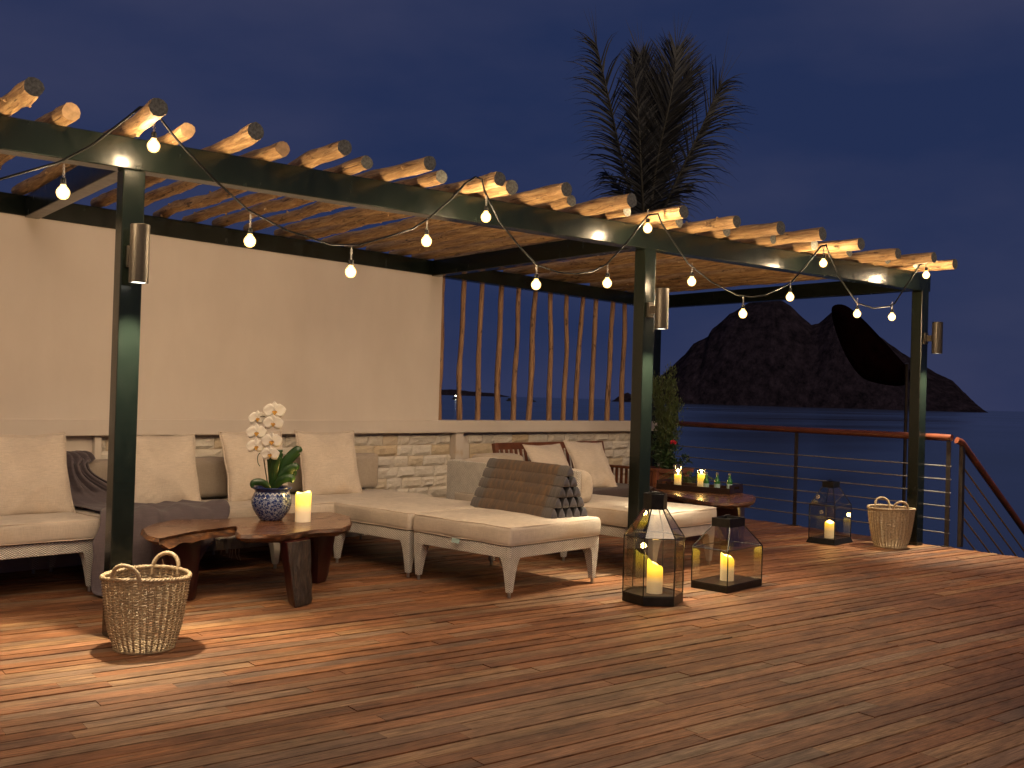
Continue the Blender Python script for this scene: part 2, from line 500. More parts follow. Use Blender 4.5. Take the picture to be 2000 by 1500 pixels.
# ------------------------------------------------------------------ mesh building
class MB:
    def __init__(s):
        s.v = []; s.f = []; s.mi = []
    def add(s, vs, fs, mi=0, tr=None):
        o = len(s.v)
        for p in vs:
            p = Vector(p)
            if tr is not None: p = tr @ p
            s.v.append(p)
        for f in fs:
            s.f.append([i + o for i in f]); s.mi.append(mi)
        return s
    def box(s, c, d, mi=0, tr=None, rz=0):
        hx, hy, hz = d[0] / 2, d[1] / 2, d[2] / 2
        vs = []
        for z in (-hz, hz):
            for x, y in ((-hx, -hy), (hx, -hy), (hx, hy), (-hx, hy)):
                if rz:
                    x, y = x * math.cos(rz) - y * math.sin(rz), x * math.sin(rz) + y * math.cos(rz)
                vs.append((c[0] + x, c[1] + y, c[2] + z))
        return s.add(vs, [(0, 3, 2, 1), (4, 5, 6, 7), (0, 1, 5, 4), (1, 2, 6, 5), (2, 3, 7, 6), (3, 0, 4, 7)], mi, tr)
    def hull8(s, lo, hi, mi=0, tr=None):   # two quads (4 pts each) joined
        return s.add(list(lo) + list(hi), [(0, 3, 2, 1), (4, 5, 6, 7), (0, 1, 5, 4), (1, 2, 6, 5), (2, 3, 7, 6), (3, 0, 4, 7)], mi, tr)
    def tube(s, pts, r, n=8, mi=0, cap=True, closed=False, mi_end=None, tr=None, mi_start=None):
        pts = [Vector(p) for p in pts]
        N = len(pts)
        rs = r if isinstance(r, (list, tuple)) else [r] * N
        up = None; rings = []
        for i in range(N):
            if closed: d = (pts[(i + 1) % N] - pts[i - 1])
            else: d = pts[min(i + 1, N - 1)] - pts[max(i - 1, 0)]
            if d.length < 1e-9: d = Vector((0, 0, 1))
            d.normalize()
            if up is None:
                up = d.orthogonal().normalized() if abs(d.z) < .99 else Vector((1, 0, 0))
            up = (up - d * up.dot(d))
            if up.length < 1e-6: up = d.orthogonal()
            up.normalize(); sd = d.cross(up)
            ring = []
            for k in range(n):
                a = 2 * PI * k / n
                rr = rs[i]
                if callable(rr): rr = rr(a)
                ring.append(pts[i] + up * math.cos(a) * rr + sd * math.sin(a) * rr)
            rings.append(ring)
        o = []
        for ring in rings: o += ring
        fs = []
        M_ = N if closed else N - 1
        for i in range(M_):
            j = (i + 1) % N
            for k in range(n):
                k2 = (k + 1) % n
                fs.append((i * n + k, i * n + k2, j * n + k2, j * n + k))
        s.add(o, fs, mi, tr)
        if cap and not closed:
            s.add(rings[0], [tuple(reversed(range(n)))], mi if mi_start is None else mi_start, tr)
            s.add(rings[-1], [tuple(range(n))], mi if mi_end is None else mi_end, tr)
        return s
    def lathe(s, prof, n=28, c=(0, 0, 0), mi=0, sx=1, sy=1, tr=None, cap0=True, cap1=True):
        vs = []; fs = []
        for r, z in prof:
            for k in range(n):
                a = 2 * PI * k / n
                vs.append((c[0] + r * math.cos(a) * sx, c[1] + r * math.sin(a) * sy, c[2] + z))
        for i in range(len(prof) - 1):
            for k in range(n):
                k2 = (k + 1) % n
                fs.append((i * n + k, i * n + k2, (i + 1) * n + k2, (i + 1) * n + k))
        if cap0: fs.append(tuple(reversed(range(n))))
        if cap1: fs.append(tuple((len(prof) - 1) * n + k for k in range(n)))
        return s.add(vs, fs, mi, tr)
    def build(s, name, mats, parent=None, smooth=False, loc=None, rz=0, weld=0, bevel=0, auto=None):
        me = bpy.data.meshes.new(name)
        me.from_pydata([tuple(v) for v in s.v], [], s.f)
        if not isinstance(mats, (list, tuple)): mats = [mats]
        for m in mats: me.materials.append(m)
        for p, i in zip(me.polygons, s.mi): p.material_index = i
        bm = bmesh.new(); bm.from_mesh(me)
        if weld: bmesh.ops.remove_doubles(bm, verts=bm.verts, dist=weld)
        if bevel:
            es = [e for e in bm.edges if len(e.link_faces) == 2 and e.calc_face_angle(0) > .5]
            bmesh.ops.bevel(bm, geom=es, offset=bevel, segments=2, affect='EDGES', profile=.6, clamp_overlap=True)
        bmesh.ops.recalc_face_normals(bm, faces=bm.faces)
        bm.to_mesh(me); bm.free()
        if smooth:
            for p in me.polygons: p.use_smooth = True
            if smooth == 'auto':
                me.set_sharp_from_angle(angle=R(38))
        ob = bpy.data.objects.new(name, me)
        C.objects.link(ob)
        if loc is not None: ob.location = loc
        if rz: ob.rotation_euler.z = rz
        if parent: ob.parent = parent
        return ob

def tag(o, label=None, cat=None, group=None, kind=None):
    if label: o['label'] = label
    if cat: o['category'] = cat
    if group: o['group'] = group
    if kind: o['kind'] = kind
    return o
def thing(name, label, cat, loc=(0, 0, 0), rz=0.0, group=None):
    o = bpy.data.objects.new(name, None)
    C.objects.link(o)
    o.empty_display_size = .1
    o.location = loc; o.rotation_euler.z = rz
    return tag(o, label, cat, group)
def copy_tree(o, parent=None):
    c = o.copy(); C.objects.link(c); c.parent = parent
    for ch in list(o.children): copy_tree(ch, c)
    return c
def ease(x): return x * x * (3 - 2 * x)
def lerp(a, b, t): return a + (b - a) * t
def smooth_path(pts, sub=4):
    pts = [Vector(p) for p in pts]; out = []
    for i in range(len(pts) - 1):
        p0 = pts[max(i - 1, 0)]; p1 = pts[i]; p2 = pts[i + 1]; p3 = pts[min(i + 2, len(pts) - 1)]
        for k in range(sub):
            t = k / sub
            out.append(.5 * ((2 * p1) + (p2 - p0) * t + (2 * p0 - 5 * p1 + 4 * p2 - p3) * t * t + (3 * p1 - p0 - 3 * p2 + p3) * t ** 3))
    out.append(pts[-1]); return out

def rbox(mb, c, d, r, n=(10, 10, 3), crown=0.0, mi=0, wob=0.0, seed=0, tr=None):
    """soft cushion block: rounded box with a slight crown and uneven faces"""
    h = [x / 2 for x in d]
    r = min(r, min(h) * .98)
    def axis(k, m):
        L = [-h[k], -h[k] + r * .25, -h[k] + r * .6, -h[k] + r]
        m_ = max(1, m)
        for i in range(1, m_): L.append(lerp(-h[k] + r, h[k] - r, i / m_))
        L += [h[k] - r, h[k] - r * .6, h[k] - r * .25, h[k]]
        return L
    ax = [axis(k, n[k]) for k in range(3)]
    def put(p):
        inner = Vector([max(-(h[k] - r), min(h[k] - r, p[k])) for k in range(3)])
        dv = p - inner
        if dv.length > 1e-9: q = inner + dv.normalized() * r
        else: q = p.copy()
        if crown:
            fx = 1 - (q.x / h[0]) ** 2; fy = 1 - (q.y / h[1]) ** 2; fz = 1 - (q.z / h[2]) ** 2
            q.z += crown * max(0, fx) * max(0, fy) * (1 if q.z > 0 else 0)
            q.x += math.copysign(crown * .35 * max(0, fy) * max(0, fz), q.x)
            q.y += math.copysign(crown * .35 * max(0, fx) * max(0, fz), q.y)
        if wob:
            q += wob * noise.noise_vector(Vector((q.x * 5 + seed, q.y * 5, q.z * 9)))
        return q + Vector(c)
    tmp = MB()
    for (a, b, k) in ((0, 1, 2), (1, 2, 0), (2, 0, 1)):
        for sgn in (-1, 1):
            A, B = ax[a], ax[b]
            vs = []
            for x in A:
                for y in B:
                    p = [0, 0, 0]; p[a] = x; p[b] = y; p[k] = sgn * h[k]
                    vs.append(put(Vector(p)))
            fs = []
            nb = len(B)
            for i in range(len(A) - 1):
                for j in range(nb - 1):
                    q = (i * nb + j, (i + 1) * nb + j, (i + 1) * nb + j + 1, i * nb + j + 1)
                    fs.append(q if sgn > 0 else tuple(reversed(q)))
            tmp.add(vs, fs, mi)
    return mb.add(tmp.v, tmp.f, mi, tr)

# ================================================================== SETTING
# deck boards
mb = MB()
y = -10.2
BW = .090
row = 0
while y < 1.55:
    xa = max(-6.0, (y - .12) / SK) if y > -.9 else -6.0
    x = xa - rnd.random() * (0 if xa > -6 else 1.2)
    x = max(x, xa)
    first = True
    while x < 7.93:
        L = rnd.uniform(.55, 2.3)
        x2 = min(x + L, 7.95)
        if 7.95 - x2 < .25: x2 = 7.95
        g = .0044 if rnd.random() < .75 else .0070
        dz = rnd.uniform(-.0040, .0012)
        rw = rnd.uniform(-.0014, .0014)
        mb.hull8([(x + .0012, y + g, -.03), (x2 - .0012, y + g, -.03), (x2 - .0012, y + BW - g + rw, -.03), (x + .0012, y + BW - g + rw, -.03)],
                 [(x + .0012, y + g, dz), (x2 - .0012, y + g, dz + rnd.uniform(-.001, .001)), (x2 - .0012, y + BW - g + rw, dz), (x + .0012, y + BW - g + rw, dz)])
        x = x2
    y += BW
    row += 1
tag(mb.build('deck', MAT['deck']), kind='structure')
mb = MB()
mb.box((.95, -4.35, -.10), (13.9, 11.7, .12))
mb.box((7.962, -4.35, -.13), (.03, 11.8, .24))
for px_ in range(-5, 9, 3):
    for py_ in range(-10, 2, 3):
        mb.box((px_, py_, -1.6), (.22, .22, 2.9))
tag(mb.build('deck_frame', MAT['under']), kind='structure')

# sea and shore
mb = MB()
S = 22000
mb.add([(-S, -S, -4), (S, -S, -4), (S, S, -4), (-S, S, -4)], [(0, 1, 2, 3)])
tag(mb.build('sea', MAT['sea']), kind='structure')
mb = MB()
n1, n2 = 40, 24
vs = []
for j in range(n2 + 1):
    for i in range(n1):
        a = 2 * PI * i / n1
        r = lerp(0.01, 19, j / n2)
        p = Vector((2 + r * math.cos(a), -2 + r * math.sin(a), 0))
        z = -2.9 - 2.2 * ease(max(0, (r - 9) / 10)) + .35 * noise.noise(p * .5)
        vs.append((p.x, p.y, z))
fs = []
for j in range(n2):
    for i in range(n1):
        i2 = (i + 1) % n1
        fs.append((j * n1 + i, j * n1 + i2, (j + 1) * n1 + i2, (j + 1) * n1 + i))
mb.add(vs, fs)
tag(mb.build('shore', MAT['shore'], smooth=True), kind='structure')

# hill across the water
HS = [(-520, -6), (-459, 2), (-449, 26), (-441, 20), (-425, 14), (-399, 32), (-359, 69), (-328, 98), (-291, 136), (-273, 160), (-235, 180), (-226, 199), (-203, 218), (-179, 241), (-133, 268), (-93, 282), (-64, 286), (-27, 264), (7, 232), (29, 213), (47, 217), (81, 249), (109, 246), (133, 228), (193, 187), (249, 146), (295, 116), (332, 96), (370, 77), (401, 44), (435, 4), (470, -8)]
def hprof(x):
    for (a, za), (b, zb) in zip(HS, HS[1:]):
        if a <= x <= b: return lerp(za, zb, (x - a) / (b - a))
    return -8
def ridge(name, fn, x0, x1, n, depth, center, ydir, mat, bump=9, rows=26):
    xd = Vector((ydir[1], -ydir[0], 0)); yd = Vector((ydir[0], ydir[1], 0))
    vs = []; fs = []
    for j in range(rows + 1):
        v = j / rows * 2 - 1
        prof = (1 - abs(v) ** 1.35)
        for i in range(n + 1):
            x = lerp(x0, x1, i / n)
            hgt = fn(x)
            z = -8 + (hgt + 8) * prof
            p = Vector(center) + xd * x + yd * (v * depth)
            q = p * .03
            if prof < .98 or True:
                amp = bump * min(1, (hgt + 8) / 60)
                z += amp * (noise.noise(Vector((q.x, q.y, z * .03))) * .5 + .6 * noise.noise(Vector((q.x * 3, q.y * 3, z * .08)))) * (0.55 if abs(v) < .1 else 1.2)
            vs.append((p.x, p.y, z - 4 if hgt < 0 else z - 4))
    w = n + 1
    for j in range(rows):
        for i in range(n):
            fs.append((j * w + i, j * w + i + 1, (j + 1) * w + i + 1, (j + 1) * w + i))
    m_ = MB(); m_.add(vs, fs)
    return m_.build(name, mat, smooth=False)
rd = Vector((0.843, 0.614, 0)).normalized()
tag(ridge('hill', hprof, -520, 470, 260, 260, (2230, 1683, 0), (rd.x, rd.y), MAT['hill'], 4, 44), kind='structure')
rf = Vector((677 + 1.7, 984 + 8, 0)).normalized()
def hp2(x):
    return 62 * math.exp(-((x + 40) / 300) ** 2) + 26 * math.exp(-((x - 330) / 160) ** 2) - 12
tag(ridge('far_island', hp2, -900, 800, 80, 350, rf * 9000 + Vector((0, 0, -6)), (rf.x, rf.y), MAT['hill'], 10, 12), kind='structure')

# ================================================================== WALL
wall = thing('terrace_wall', 'long cream plaster wall with a split stone base behind the sofas', 'wall', (0, 0, 0), ANG)
mb = MB()
mb.box((.56, .10, 1.815), (7.12, .20, 1.45))
mb.build('upper_panel', MAT['plaster'], wall)
mb = MB()
mb.box((2.65, .085, 1.029), (11.3, .25, .122))
mb.build('ledge', MAT['plaster'], wall, bevel=.004)
mb = MB()
mb.box((2.65, .130, .484), (11.3, .12, .966))
mb.box((-1.19, .062, .484), (3.62, .036, .966))        # smooth plaster part at the left
mb.box((.605, .035, .484), (.05, .07, .966))
mb.box((4.41, .03, .484), (.11, .10, .966))
mb.box((8.22, .03, .484), (.15, .10, .966))
mb.box((2.5, .058, .958), (3.76, .040, .015))
mb.build('base_frame', MAT['plaster'], wall)
mb = MB()
for z0 in range(9):
    zz = .0 + z0 * .106
    x = .64 + (0 if z0 % 2 else -.1)
    while x < 8.13:
        L = rnd.uniform(.15, .36)
        x2 = min(x + L, 8.14)
        a, b = max(x, .634), x2
        x = x2
        if b - a < .04: continue
        if a < 4.35 < b: b = 4.352
        if a < 4.468 and b > 4.352 and a >= 4.352: continue
        if a < 4.352 + .0001 and b > 4.47: b = 4.352
        nx, nz = 6, 4
        g = .0015
        h_ = min(.102, .945 - zz)
        d0 = rnd.uniform(.0, .016)
        vs = []; sd = rnd.random() * 100
        for j in range(nz + 1):
            for i in range(nx + 1):
                fx, fz = i / nx, j / nz
                edge = min(fx, 1 - fx, fz, 1 - fz)
                dd = (d0 + .012 + .016 * noise.noise(Vector((sd + fx * 3, fz * 2.2, 0)))) if edge > 0 else rnd.uniform(-.001, .003)
                jx = rnd.uniform(-.003, .003) if edge > 0 else 0
                vs.append((lerp(a + g, b - g, fx) + jx, .062 - dd, zz + g * .7 + (h_ - g) * fz + (rnd.uniform(-.0025, .0025) if j in (0, nz) else 0)))
        w = nx + 1
        fs = [(j * w + i, j * w + i + 1, (j + 1) * w + i + 1, (j + 1) * w + i) for j in range(nz) for i in range(nx)]
        # sides back to the bed
        ring = [i for i in range(nx + 1)] + [j * w + nx for j in range(1, nz + 1)] + [nz * w + i for i in range(nx - 1, -1, -1)] + [j * w for j in range(nz - 1, 0, -1)]
        o = len(vs)
        for k in ring: vs.append((vs[k][0], .0695, vs[k][2]))
        m_ = len(ring)
        for k in range(m_): fs.append((ring[k], o + k, o + (k + 1) % m_, ring[(k + 1) % m_]))
        mb.add(vs, fs)
mb.build('stone_base', MAT['stone'], wall)

# pole screen
scr = thing('pole_screen', 'row of peeled upright wooden poles standing on the wall ledge, open to the sea', 'screen', tuple(w2(4.2, 0, 1.09)), ANG)
POLES = [4.205, 4.514, 4.788, 5.09, 5.361, 5.620, 5.917, 6.211, 6.477, 6.742, 7.067, 7.34, 7.66]
for i, s_ in enumerate(POLES):
    rr = rnd.uniform(.027, .033)
    if i == 0: rr = .036
    pts = []; rad = []
    ax_, sx_ = rnd.random() * 9, rnd.random() * 50
    lean = rnd.uniform(.0, .035)
    for k in range(25):
        z = k / 24 * 1.435
        pts.append((noise.noise(Vector((ax_, z * 1.5, 0))) * .04 - lean * .5 + lean * k / 24, .10 + noise.noise(Vector((ax_, z * 1.6, 9))) * .02, z))
        rad.append(rr * (1 + .20 * noise.noise(Vector((sx_, z * 5, 0)))) * (1.05 - .15 * k / 24))
    ob = MB().tube(pts, rad, 10).build('pole', MAT['pole'], scr, smooth=True, loc=(s_ - 4.2, 0, 0))

# ================================================================== PERGOLA
PG = thing('pergola', 'dark green steel pergola roofed with rough wooden logs', 'pergola', (0, 0, 0))
PX = [-3.9, 0.0, 3.898, 7.712]
FY0, FY1 = -2.283, -2.163
def post(x, y0, name='post', w=.12, top=2.508):
    mb = MB(); mb.box((0, 0, top / 2), (w, w, top))
    o = mb.build(name, MAT['green'], PG, bevel=.008, loc=(x + w / 2, y0 + w / 2, 0))
    return o
for x in PX: post(x, -2.281, w=.117)
def ywall(x): return SK * x
post(7.735, ywall(7.735) - .02, w=.10, top=2.53)
post(-3.9, ywall(-3.9) - .18, w=.10, top=2.53)
mb = MB(); mb.box((1.92, -2.223, 2.594), (11.86, .12, .170)); mb.build('front_beam', MAT['green'], PG, bevel=.006)
mb = MB()
L0, L1 = -4.05, 8.02
mb.box(((L0 + L1) / 2, .045, 2.600), (L1 - L0, .11, .145))
o = mb.build('rear_beam', MAT['green'], PG, bevel=.006); o.rotation_euler.z = ANG
for x in PX:
    y1 = ywall(x + .06) + .02
    mb = MB(); mb.box((x + .0585, (FY1 + y1) / 2, 2.596), (.10, y1 - FY1, .155))
    mb.build('cross_beam', MAT['green'], PG, bevel=.006)
# logs
LX = [(-.567 - .56 * k, -2.73) for k in range(6, 0, -1)] + [(-0.567, -2.747), (0.011, -2.786), (0.567, -2.699), (1.079, -2.721), (1.644, -2.722), (2.214, -2.658), (2.766, -2.688), (3.287, -2.738), (3.871, -2.693), (4.426, -2.711), (4.895, -2.765), (5.353, -2.818), (5.985, -2.737), (6.685, -2.643), (7.10, -2.76), (7.60, -2.67)]
SX = [(-.301 - .56 * k, -2.45) for k in range(6, 0, -1)] + [(-0.301, -2.412), (0.263, -2.494), (0.824, -2.454), (1.351, -2.489), (1.91, -2.459), (2.41, -2.514), (2.982, -2.474), (3.544, -2.466), (4.142, -2.402), (4.71, -2.375), (5.239, -2.408), (5.736, -2.453), (6.281, -2.422), (6.90, -2.42), (7.35, -2.43)]
LOGOBJ = {}
for kind, lst in (('L', LX), ('S', SX)):
    for (x, yf) in lst:
        r0 = rnd.uniform(.044, .053) if kind == 'L' else rnd.uniform(.038, .047)
        yb = ywall(x) + rnd.uniform(.18, .32)
        Ln = yb - yf
        bend = rnd.uniform(-.035, .035); sx_ = rnd.random() * 99; sw = rnd.uniform(-.03, .03)
        pts, rad = [], []
        N = 46
        for k in range(N + 1):
            f = k / N; yy = f * Ln
            wx = bend * 1.3 * math.sin(PI * f) + (.040 * noise.noise(Vector((sx_, yy * 1.7, 0))) + .008 * noise.noise(Vector((sx_, yy * 7, 3)))) + sw * f
            wz_ = .010 * noise.noise(Vector((sx_, yy * 1.3, 7)))
            pts.append((wx, wz_, yy))
            bulge = .30 * max(0, noise.noise(Vector((sx_, yy * 3.2, 4)))) + .12 * noise.noise(Vector((sx_, yy * 9, 2)))
            rad.append(r0 * (1 + bulge) * (1 - .10 * f))
        tub = MB()
        # irregular section
        rings = []
        n = 12
        for k, p in enumerate(pts):
            ring = []
            for a_ in range(n):
                a = 2 * PI * a_ / n
                rr = rad[k] * (1 + .11 * noise.noise(Vector((math.cos(a) * 1.5 + sx_, math.sin(a) * 1.5, p[2] * 4))) + .06 * noise.noise(Vector((math.cos(a) * 5 + sx_, math.sin(a) * 5, p[2] * 2))))
                ring.append((p[0] + rr * math.cos(a), p[1] + rr * math.sin(a), p[2]))
            rings.append(ring)
        vs = [q for rg in rings for q in rg]
        fs = [(k * n + a_, k * n + (a_ + 1) % n, (k + 1) * n + (a_ + 1) % n, (k + 1) * n + a_) for k in range(N) for a_ in range(n)]
        tub.add(vs, fs, 0)
        for _k in range(rnd.randint(4, 8)):      # knots where twigs were cut
            ki = rnd.randint(2, N - 2); ka = rnd.random() * 2 * PI; kp = Vector(pts[ki]); kr = rad[ki]
            kd = Vector((math.cos(ka), math.sin(ka), rnd.uniform(-.3, .6)))
            tub.tube([kp + kd * kr * .7, kp + kd * kr * 1.02, kp + kd * kr * rnd.uniform(1.15, 1.35)], [kr * .38, kr * .26, kr * .13], 7, 0)
        tub.add(rings[0], [tuple(reversed(range(n)))], 1)
        tub.add(rings[-1], [tuple(range(n))], 1)
        dark = (kind == 'L' and rnd.random() < .95) or (kind == 'S' and x > 1.0)
        o = tub.build('log', [MAT['log'], MAT['logend_dark'] if dark else MAT['logend']], PG, smooth='auto')
        o.location = (x - sw * .2, yf, 2.684 + r0 * .95)
        o.rotation_euler = (-PI / 2, 0, 0)
# a bare twig of wire left under one log end
# ================================================================== STRING LIGHT
SL = thing('string_light', 'string of warm glowing bulbs on a black cable swagged along the pergola front', 'string lights', (0, -2.55, 2.7))
SY = -2.55
def loc3(x, z): return Vector((x, 0, z - 2.7))
CAB = [[(-3.9, 2.75), (-3.5, 2.5), (-3.0, 2.30), (-2.6, 2.27), (-2.2, 2.42), (-1.9, 2.74), (-1.72, 2.78), (-1.62, 2.66), (-1.4, 2.42), (-1.1, 2.28), (-0.783, 2.267), (-0.652, 2.311), (-0.392, 2.433), (-0.234, 2.549), (-0.081, 2.703), (-0.01, 2.778), (0.045, 2.79), (0.093, 2.743), (0.157, 2.674), (0.241, 2.595), (0.399, 2.464), (0.595, 2.327), (0.823, 2.245), (1.103, 2.196), (1.276, 2.212), (1.503, 2.296), (1.653, 2.357), (1.769, 2.438), (1.92, 2.57), (2.029, 2.689), (2.104, 2.74), (2.155, 2.735), (2.178, 2.665), (2.304, 2.483), (2.473, 2.339), (2.629, 2.23), (2.817, 2.2), (2.973, 2.204), (3.123, 2.236), (3.255, 2.3), (3.442, 2.472), (3.569, 2.613), (3.649, 2.697), (3.748, 2.72), (3.788, 2.655), (4.082, 2.387), (4.348, 2.272), (4.642, 2.198), (4.833, 2.197), (4.99, 2.226), (5.305, 2.35), (5.508, 2.518), (5.696, 2.697), (5.77, 2.717), (5.813, 2.649), (5.989, 2.442), (6.228, 2.261), (6.476, 2.23), (6.722, 2.267), (6.81, 2.297), (7.001, 2.487), (7.205, 2.688), (7.29, 2.72)]]
mb = MB(); mb.tube([loc3(x, z) for x, z in CAB[0]], .0065, 6); mb.build('cable', MAT['black'], SL, smooth=True)
BL = [(-3.1, 2.17, 2.31), (-2.2, 2.30, 2.42), (-1.75, 2.60, 2.72), (-1.15, 2.14, 2.28), (-0.368, 2.288, 2.429), (0.066, 2.592, 2.74), (0.607, 2.16, 2.311), (1.234, 2.051, 2.202), (1.752, 2.29, 2.418), (2.197, 2.496, 2.64), (2.625, 2.099, 2.23), (3.265, 2.167, 2.30), (3.647, 2.6, 2.69), (4.126, 2.256, 2.371), (4.721, 2.055, 2.194), (5.303, 2.235, 2.355), (5.738, 2.558, 2.70), (6.24, 2.163, 2.265), (6.774, 2.173, 2.287), (7.321, 2.607, 2.71)]
def bulb_parts():
    g = MB().lathe([(.001, -.034), (.013, -.032), (.025, -.023), (.032, -.006), (.0315, .008), (.025, .020), (.015, .031), (.012, .042)], 18)
    globe = g.build('bulb', MAT['bulb_glow'], None, smooth=True)
    MB().lathe([(.001, -.023), (.012, -.019), (.0205, -.007), (.0205, .005), (.012, .016), (.004, .024), (.001, .028)], 14).build('filament', MAT['bulb_core'], globe, smooth=True)
    MB().lathe([(.0125, .038), (.014, .044), (.014, .066), (.009, .072)], 12).build('socket', MAT['black'], globe, smooth='auto')
    return globe
B0 = None
for (x, z, zt) in BL:
    if B0 is None: B0 = bulb_parts(); b = B0
    else: b = copy_tree(B0)
    b.parent = SL; b.location = loc3(x, z - .0)
    hgt = max(.06, zt - z)
    mb = MB()
    ph = rnd.random() * 6
    for sg in (-1, 1):
        mb.tube([(sg * .006 * math.cos(ph + t * 2.2) * (1.2 - abs(t - 3) / 6), sg * .006 * math.sin(ph + t * 2.2), .068 + (hgt - .068) * t / 6) for t in range(7)], .0016, 5)
    mb.build('hanging_wire', MAT['white_wire'], b, smooth=True)
    ld = bpy.data.lights.new('bulb_light', 'POINT')
    ld.energy = BULB_W; ld.color = WARM; ld.shadow_soft_size = .026
    lo = bpy.data.objects.new('bulb_light', ld); C.objects.link(lo)
    lo.parent = b; lo.location = (0, 0, -.002)

# ================================================================== WALL LIGHTS
def wall_light(x, label, power=26):
    t = thing('wall_light', label, 'wall lamp', (x, -2.281, 2.04), 0, 'bronze cylinder lamps on the pergola posts')
    mb = MB()
    mb.lathe([(.044, -.150), (.050, -.150), (.050, .155), (.047, .158)], 28, (0, -.135, 0), cap0=False)
    mb.lathe([(.044, -.150), (.042, -.118)], 28, (0, -.135, 0), cap0=False, cap1=True)
    mb.build('lamp_body', MAT['sconce'], t, smooth='auto')
    MB().lathe([(.001, -.146), (.0425, -.146)], 24, (0, -.135, 0), cap0=False, cap1=False).build('lens', MAT['lens'], t)
    mb = MB(); mb.box((-.0, -.012, 0), (.055, .022, .115)); mb.box((0, -.055, 0), (.032, .07, .06)); mb.build('bracket', MAT['sconce'], t, bevel=.003)
    ld = bpy.data.lights.new('spot', 'SPOT'); ld.energy = power; ld.color = (1, .86, .60)
    ld.spot_size = R(84); ld.spot_blend = .9; ld.shadow_soft_size = .03
    lo = bpy.data.objects.new('spot', ld); C.objects.link(lo); lo.parent = t; lo.location = (0, -.135, -.152)
    return t
wall_light(.055, 'bronze cylinder lamp on the near left green post above the basket', 330)
wall_light(3.953, 'bronze cylinder lamp on the middle green post beside the pole screen', 330)
wall_light(7.767, 'bronze cylinder lamp on the far right green post against the sky', 330)

# ================================================================== SEATING
CT, CB, FB = .480, .346, .262       # cushion top, cushion bottom, frame bottom
def leg_mesh(mb, cx, cy, sx, sy):
    """wicker wrapped bracket leg tapering to the floor, flush with the outer corner"""
    prof = [(.264, .050), (.247, .044), (.215, .037), (.16, .030), (.09, .023), (.034, .018)]
    prev = None
    for z, h in prof:
        # corner is fixed on the outside, moves in slightly towards the foot
        inset = (0.264 - z) * .06
        ax, ay = cx - sx * inset, cy - sy * inset
        q = [(ax - sx * 2 * h, ay - sy * 2 * h, z), (ax, ay - sy * 2 * h, z), (ax, ay, z), (ax - sx * 2 * h, ay, z)]
        if sx * sy < 0: q = q[::-1]
        if prev is not None: mb.hull8(q, prev)
        prev = q
    return cx - sx * (.0138 + .018), cy - sy * (.0138 + .018)
def frame_and_legs(t, x0, x1, y0, y1, mat, legs=True):
    """x0..x1 along the wall, y0 (front) .. y1 (back) in local units"""
    mb = MB(); w = .05
    zc, hh = (FB + CB) / 2 - .001, CB - FB - .004
    mb.box(((x0 + x1) / 2, y0 + w / 2, zc), (x1 - x0, w, hh))
    mb.box(((x0 + x1) / 2, y1 - w / 2, zc), (x1 - x0, w, hh))
    mb.box((x0 + w / 2, (y0 + y1) / 2, zc), (w, y1 - y0 - 2 * w, hh))
    mb.box((x1 - w / 2, (y0 + y1) / 2, zc), (w, y1 - y0 - 2 * w, hh))
    mb.box(((x0 + x1) / 2, (y0 + y1) / 2, CB - .02), (x1 - x0 - 2 * w, y1 - y0 - 2 * w, .02))
    mb.build('seat_frame', mat, t, bevel=.008)
    for sx, cx in ((-1, x0), (1, x1)):
        for sy, cy in ((-1, y0), (1, y1)):
            lm = MB(); fx, fy = leg_mesh(lm, cx, cy, sx, sy)
            lg = lm.build('leg', mat, t, bevel=.004)
            MB().lathe([(.0125, 0), (.0125, .036)], 14, (fx, fy, 0)).build('foot', MAT['steel'], lg, smooth='auto')
def seat_cushion(t, x0, x1, y0, y1, name='seat_cushion', seed=0, th=None, mat='fabric'):
    mb = MB()
    rbox(mb, ((x0 + x1) / 2, (y0 + y1) / 2, (CT + CB) / 2), (x1 - x0, y1 - y0, CT - CB), .030, (12, 12, 2), .010, wob=.006, seed=seed)
    cu = mb.build(name, MAT[mat], t, smooth=True, weld=.0002)
    for zz, sg in ((CT, -1), (CB, 1)):
        ins = .0075; cr = .024; path = []
        for cx, cy, a0 in ((x1 - cr - ins, y1 - cr - ins, 0), (x0 + cr + ins, y1 - cr - ins, 90), (x0 + cr + ins, y0 + cr + ins, 180), (x1 - cr - ins, y0 + cr + ins, 270)):
            for k in range(5):
                a = R(a0 + k * 22.5); path.append(Vector((cx + cr * math.cos(a), cy + cr * math.sin(a), zz + sg * .0075)))
        full = []
        for i in range(len(path)):
            q, q2 = path[i], path[(i + 1) % len(path)]
            m_ = max(1, int((q2 - q).length / .08))
            for k in range(m_):
                p = q.lerp(q2, k / m_); full.append(p + .005 * noise.noise_vector(Vector((p.x * 5 + seed, p.y * 5, 3))))
        MB().tube(full, .0042, 6, closed=True).build('piping', MAT['pillow'], cu, smooth=True)
    return cu

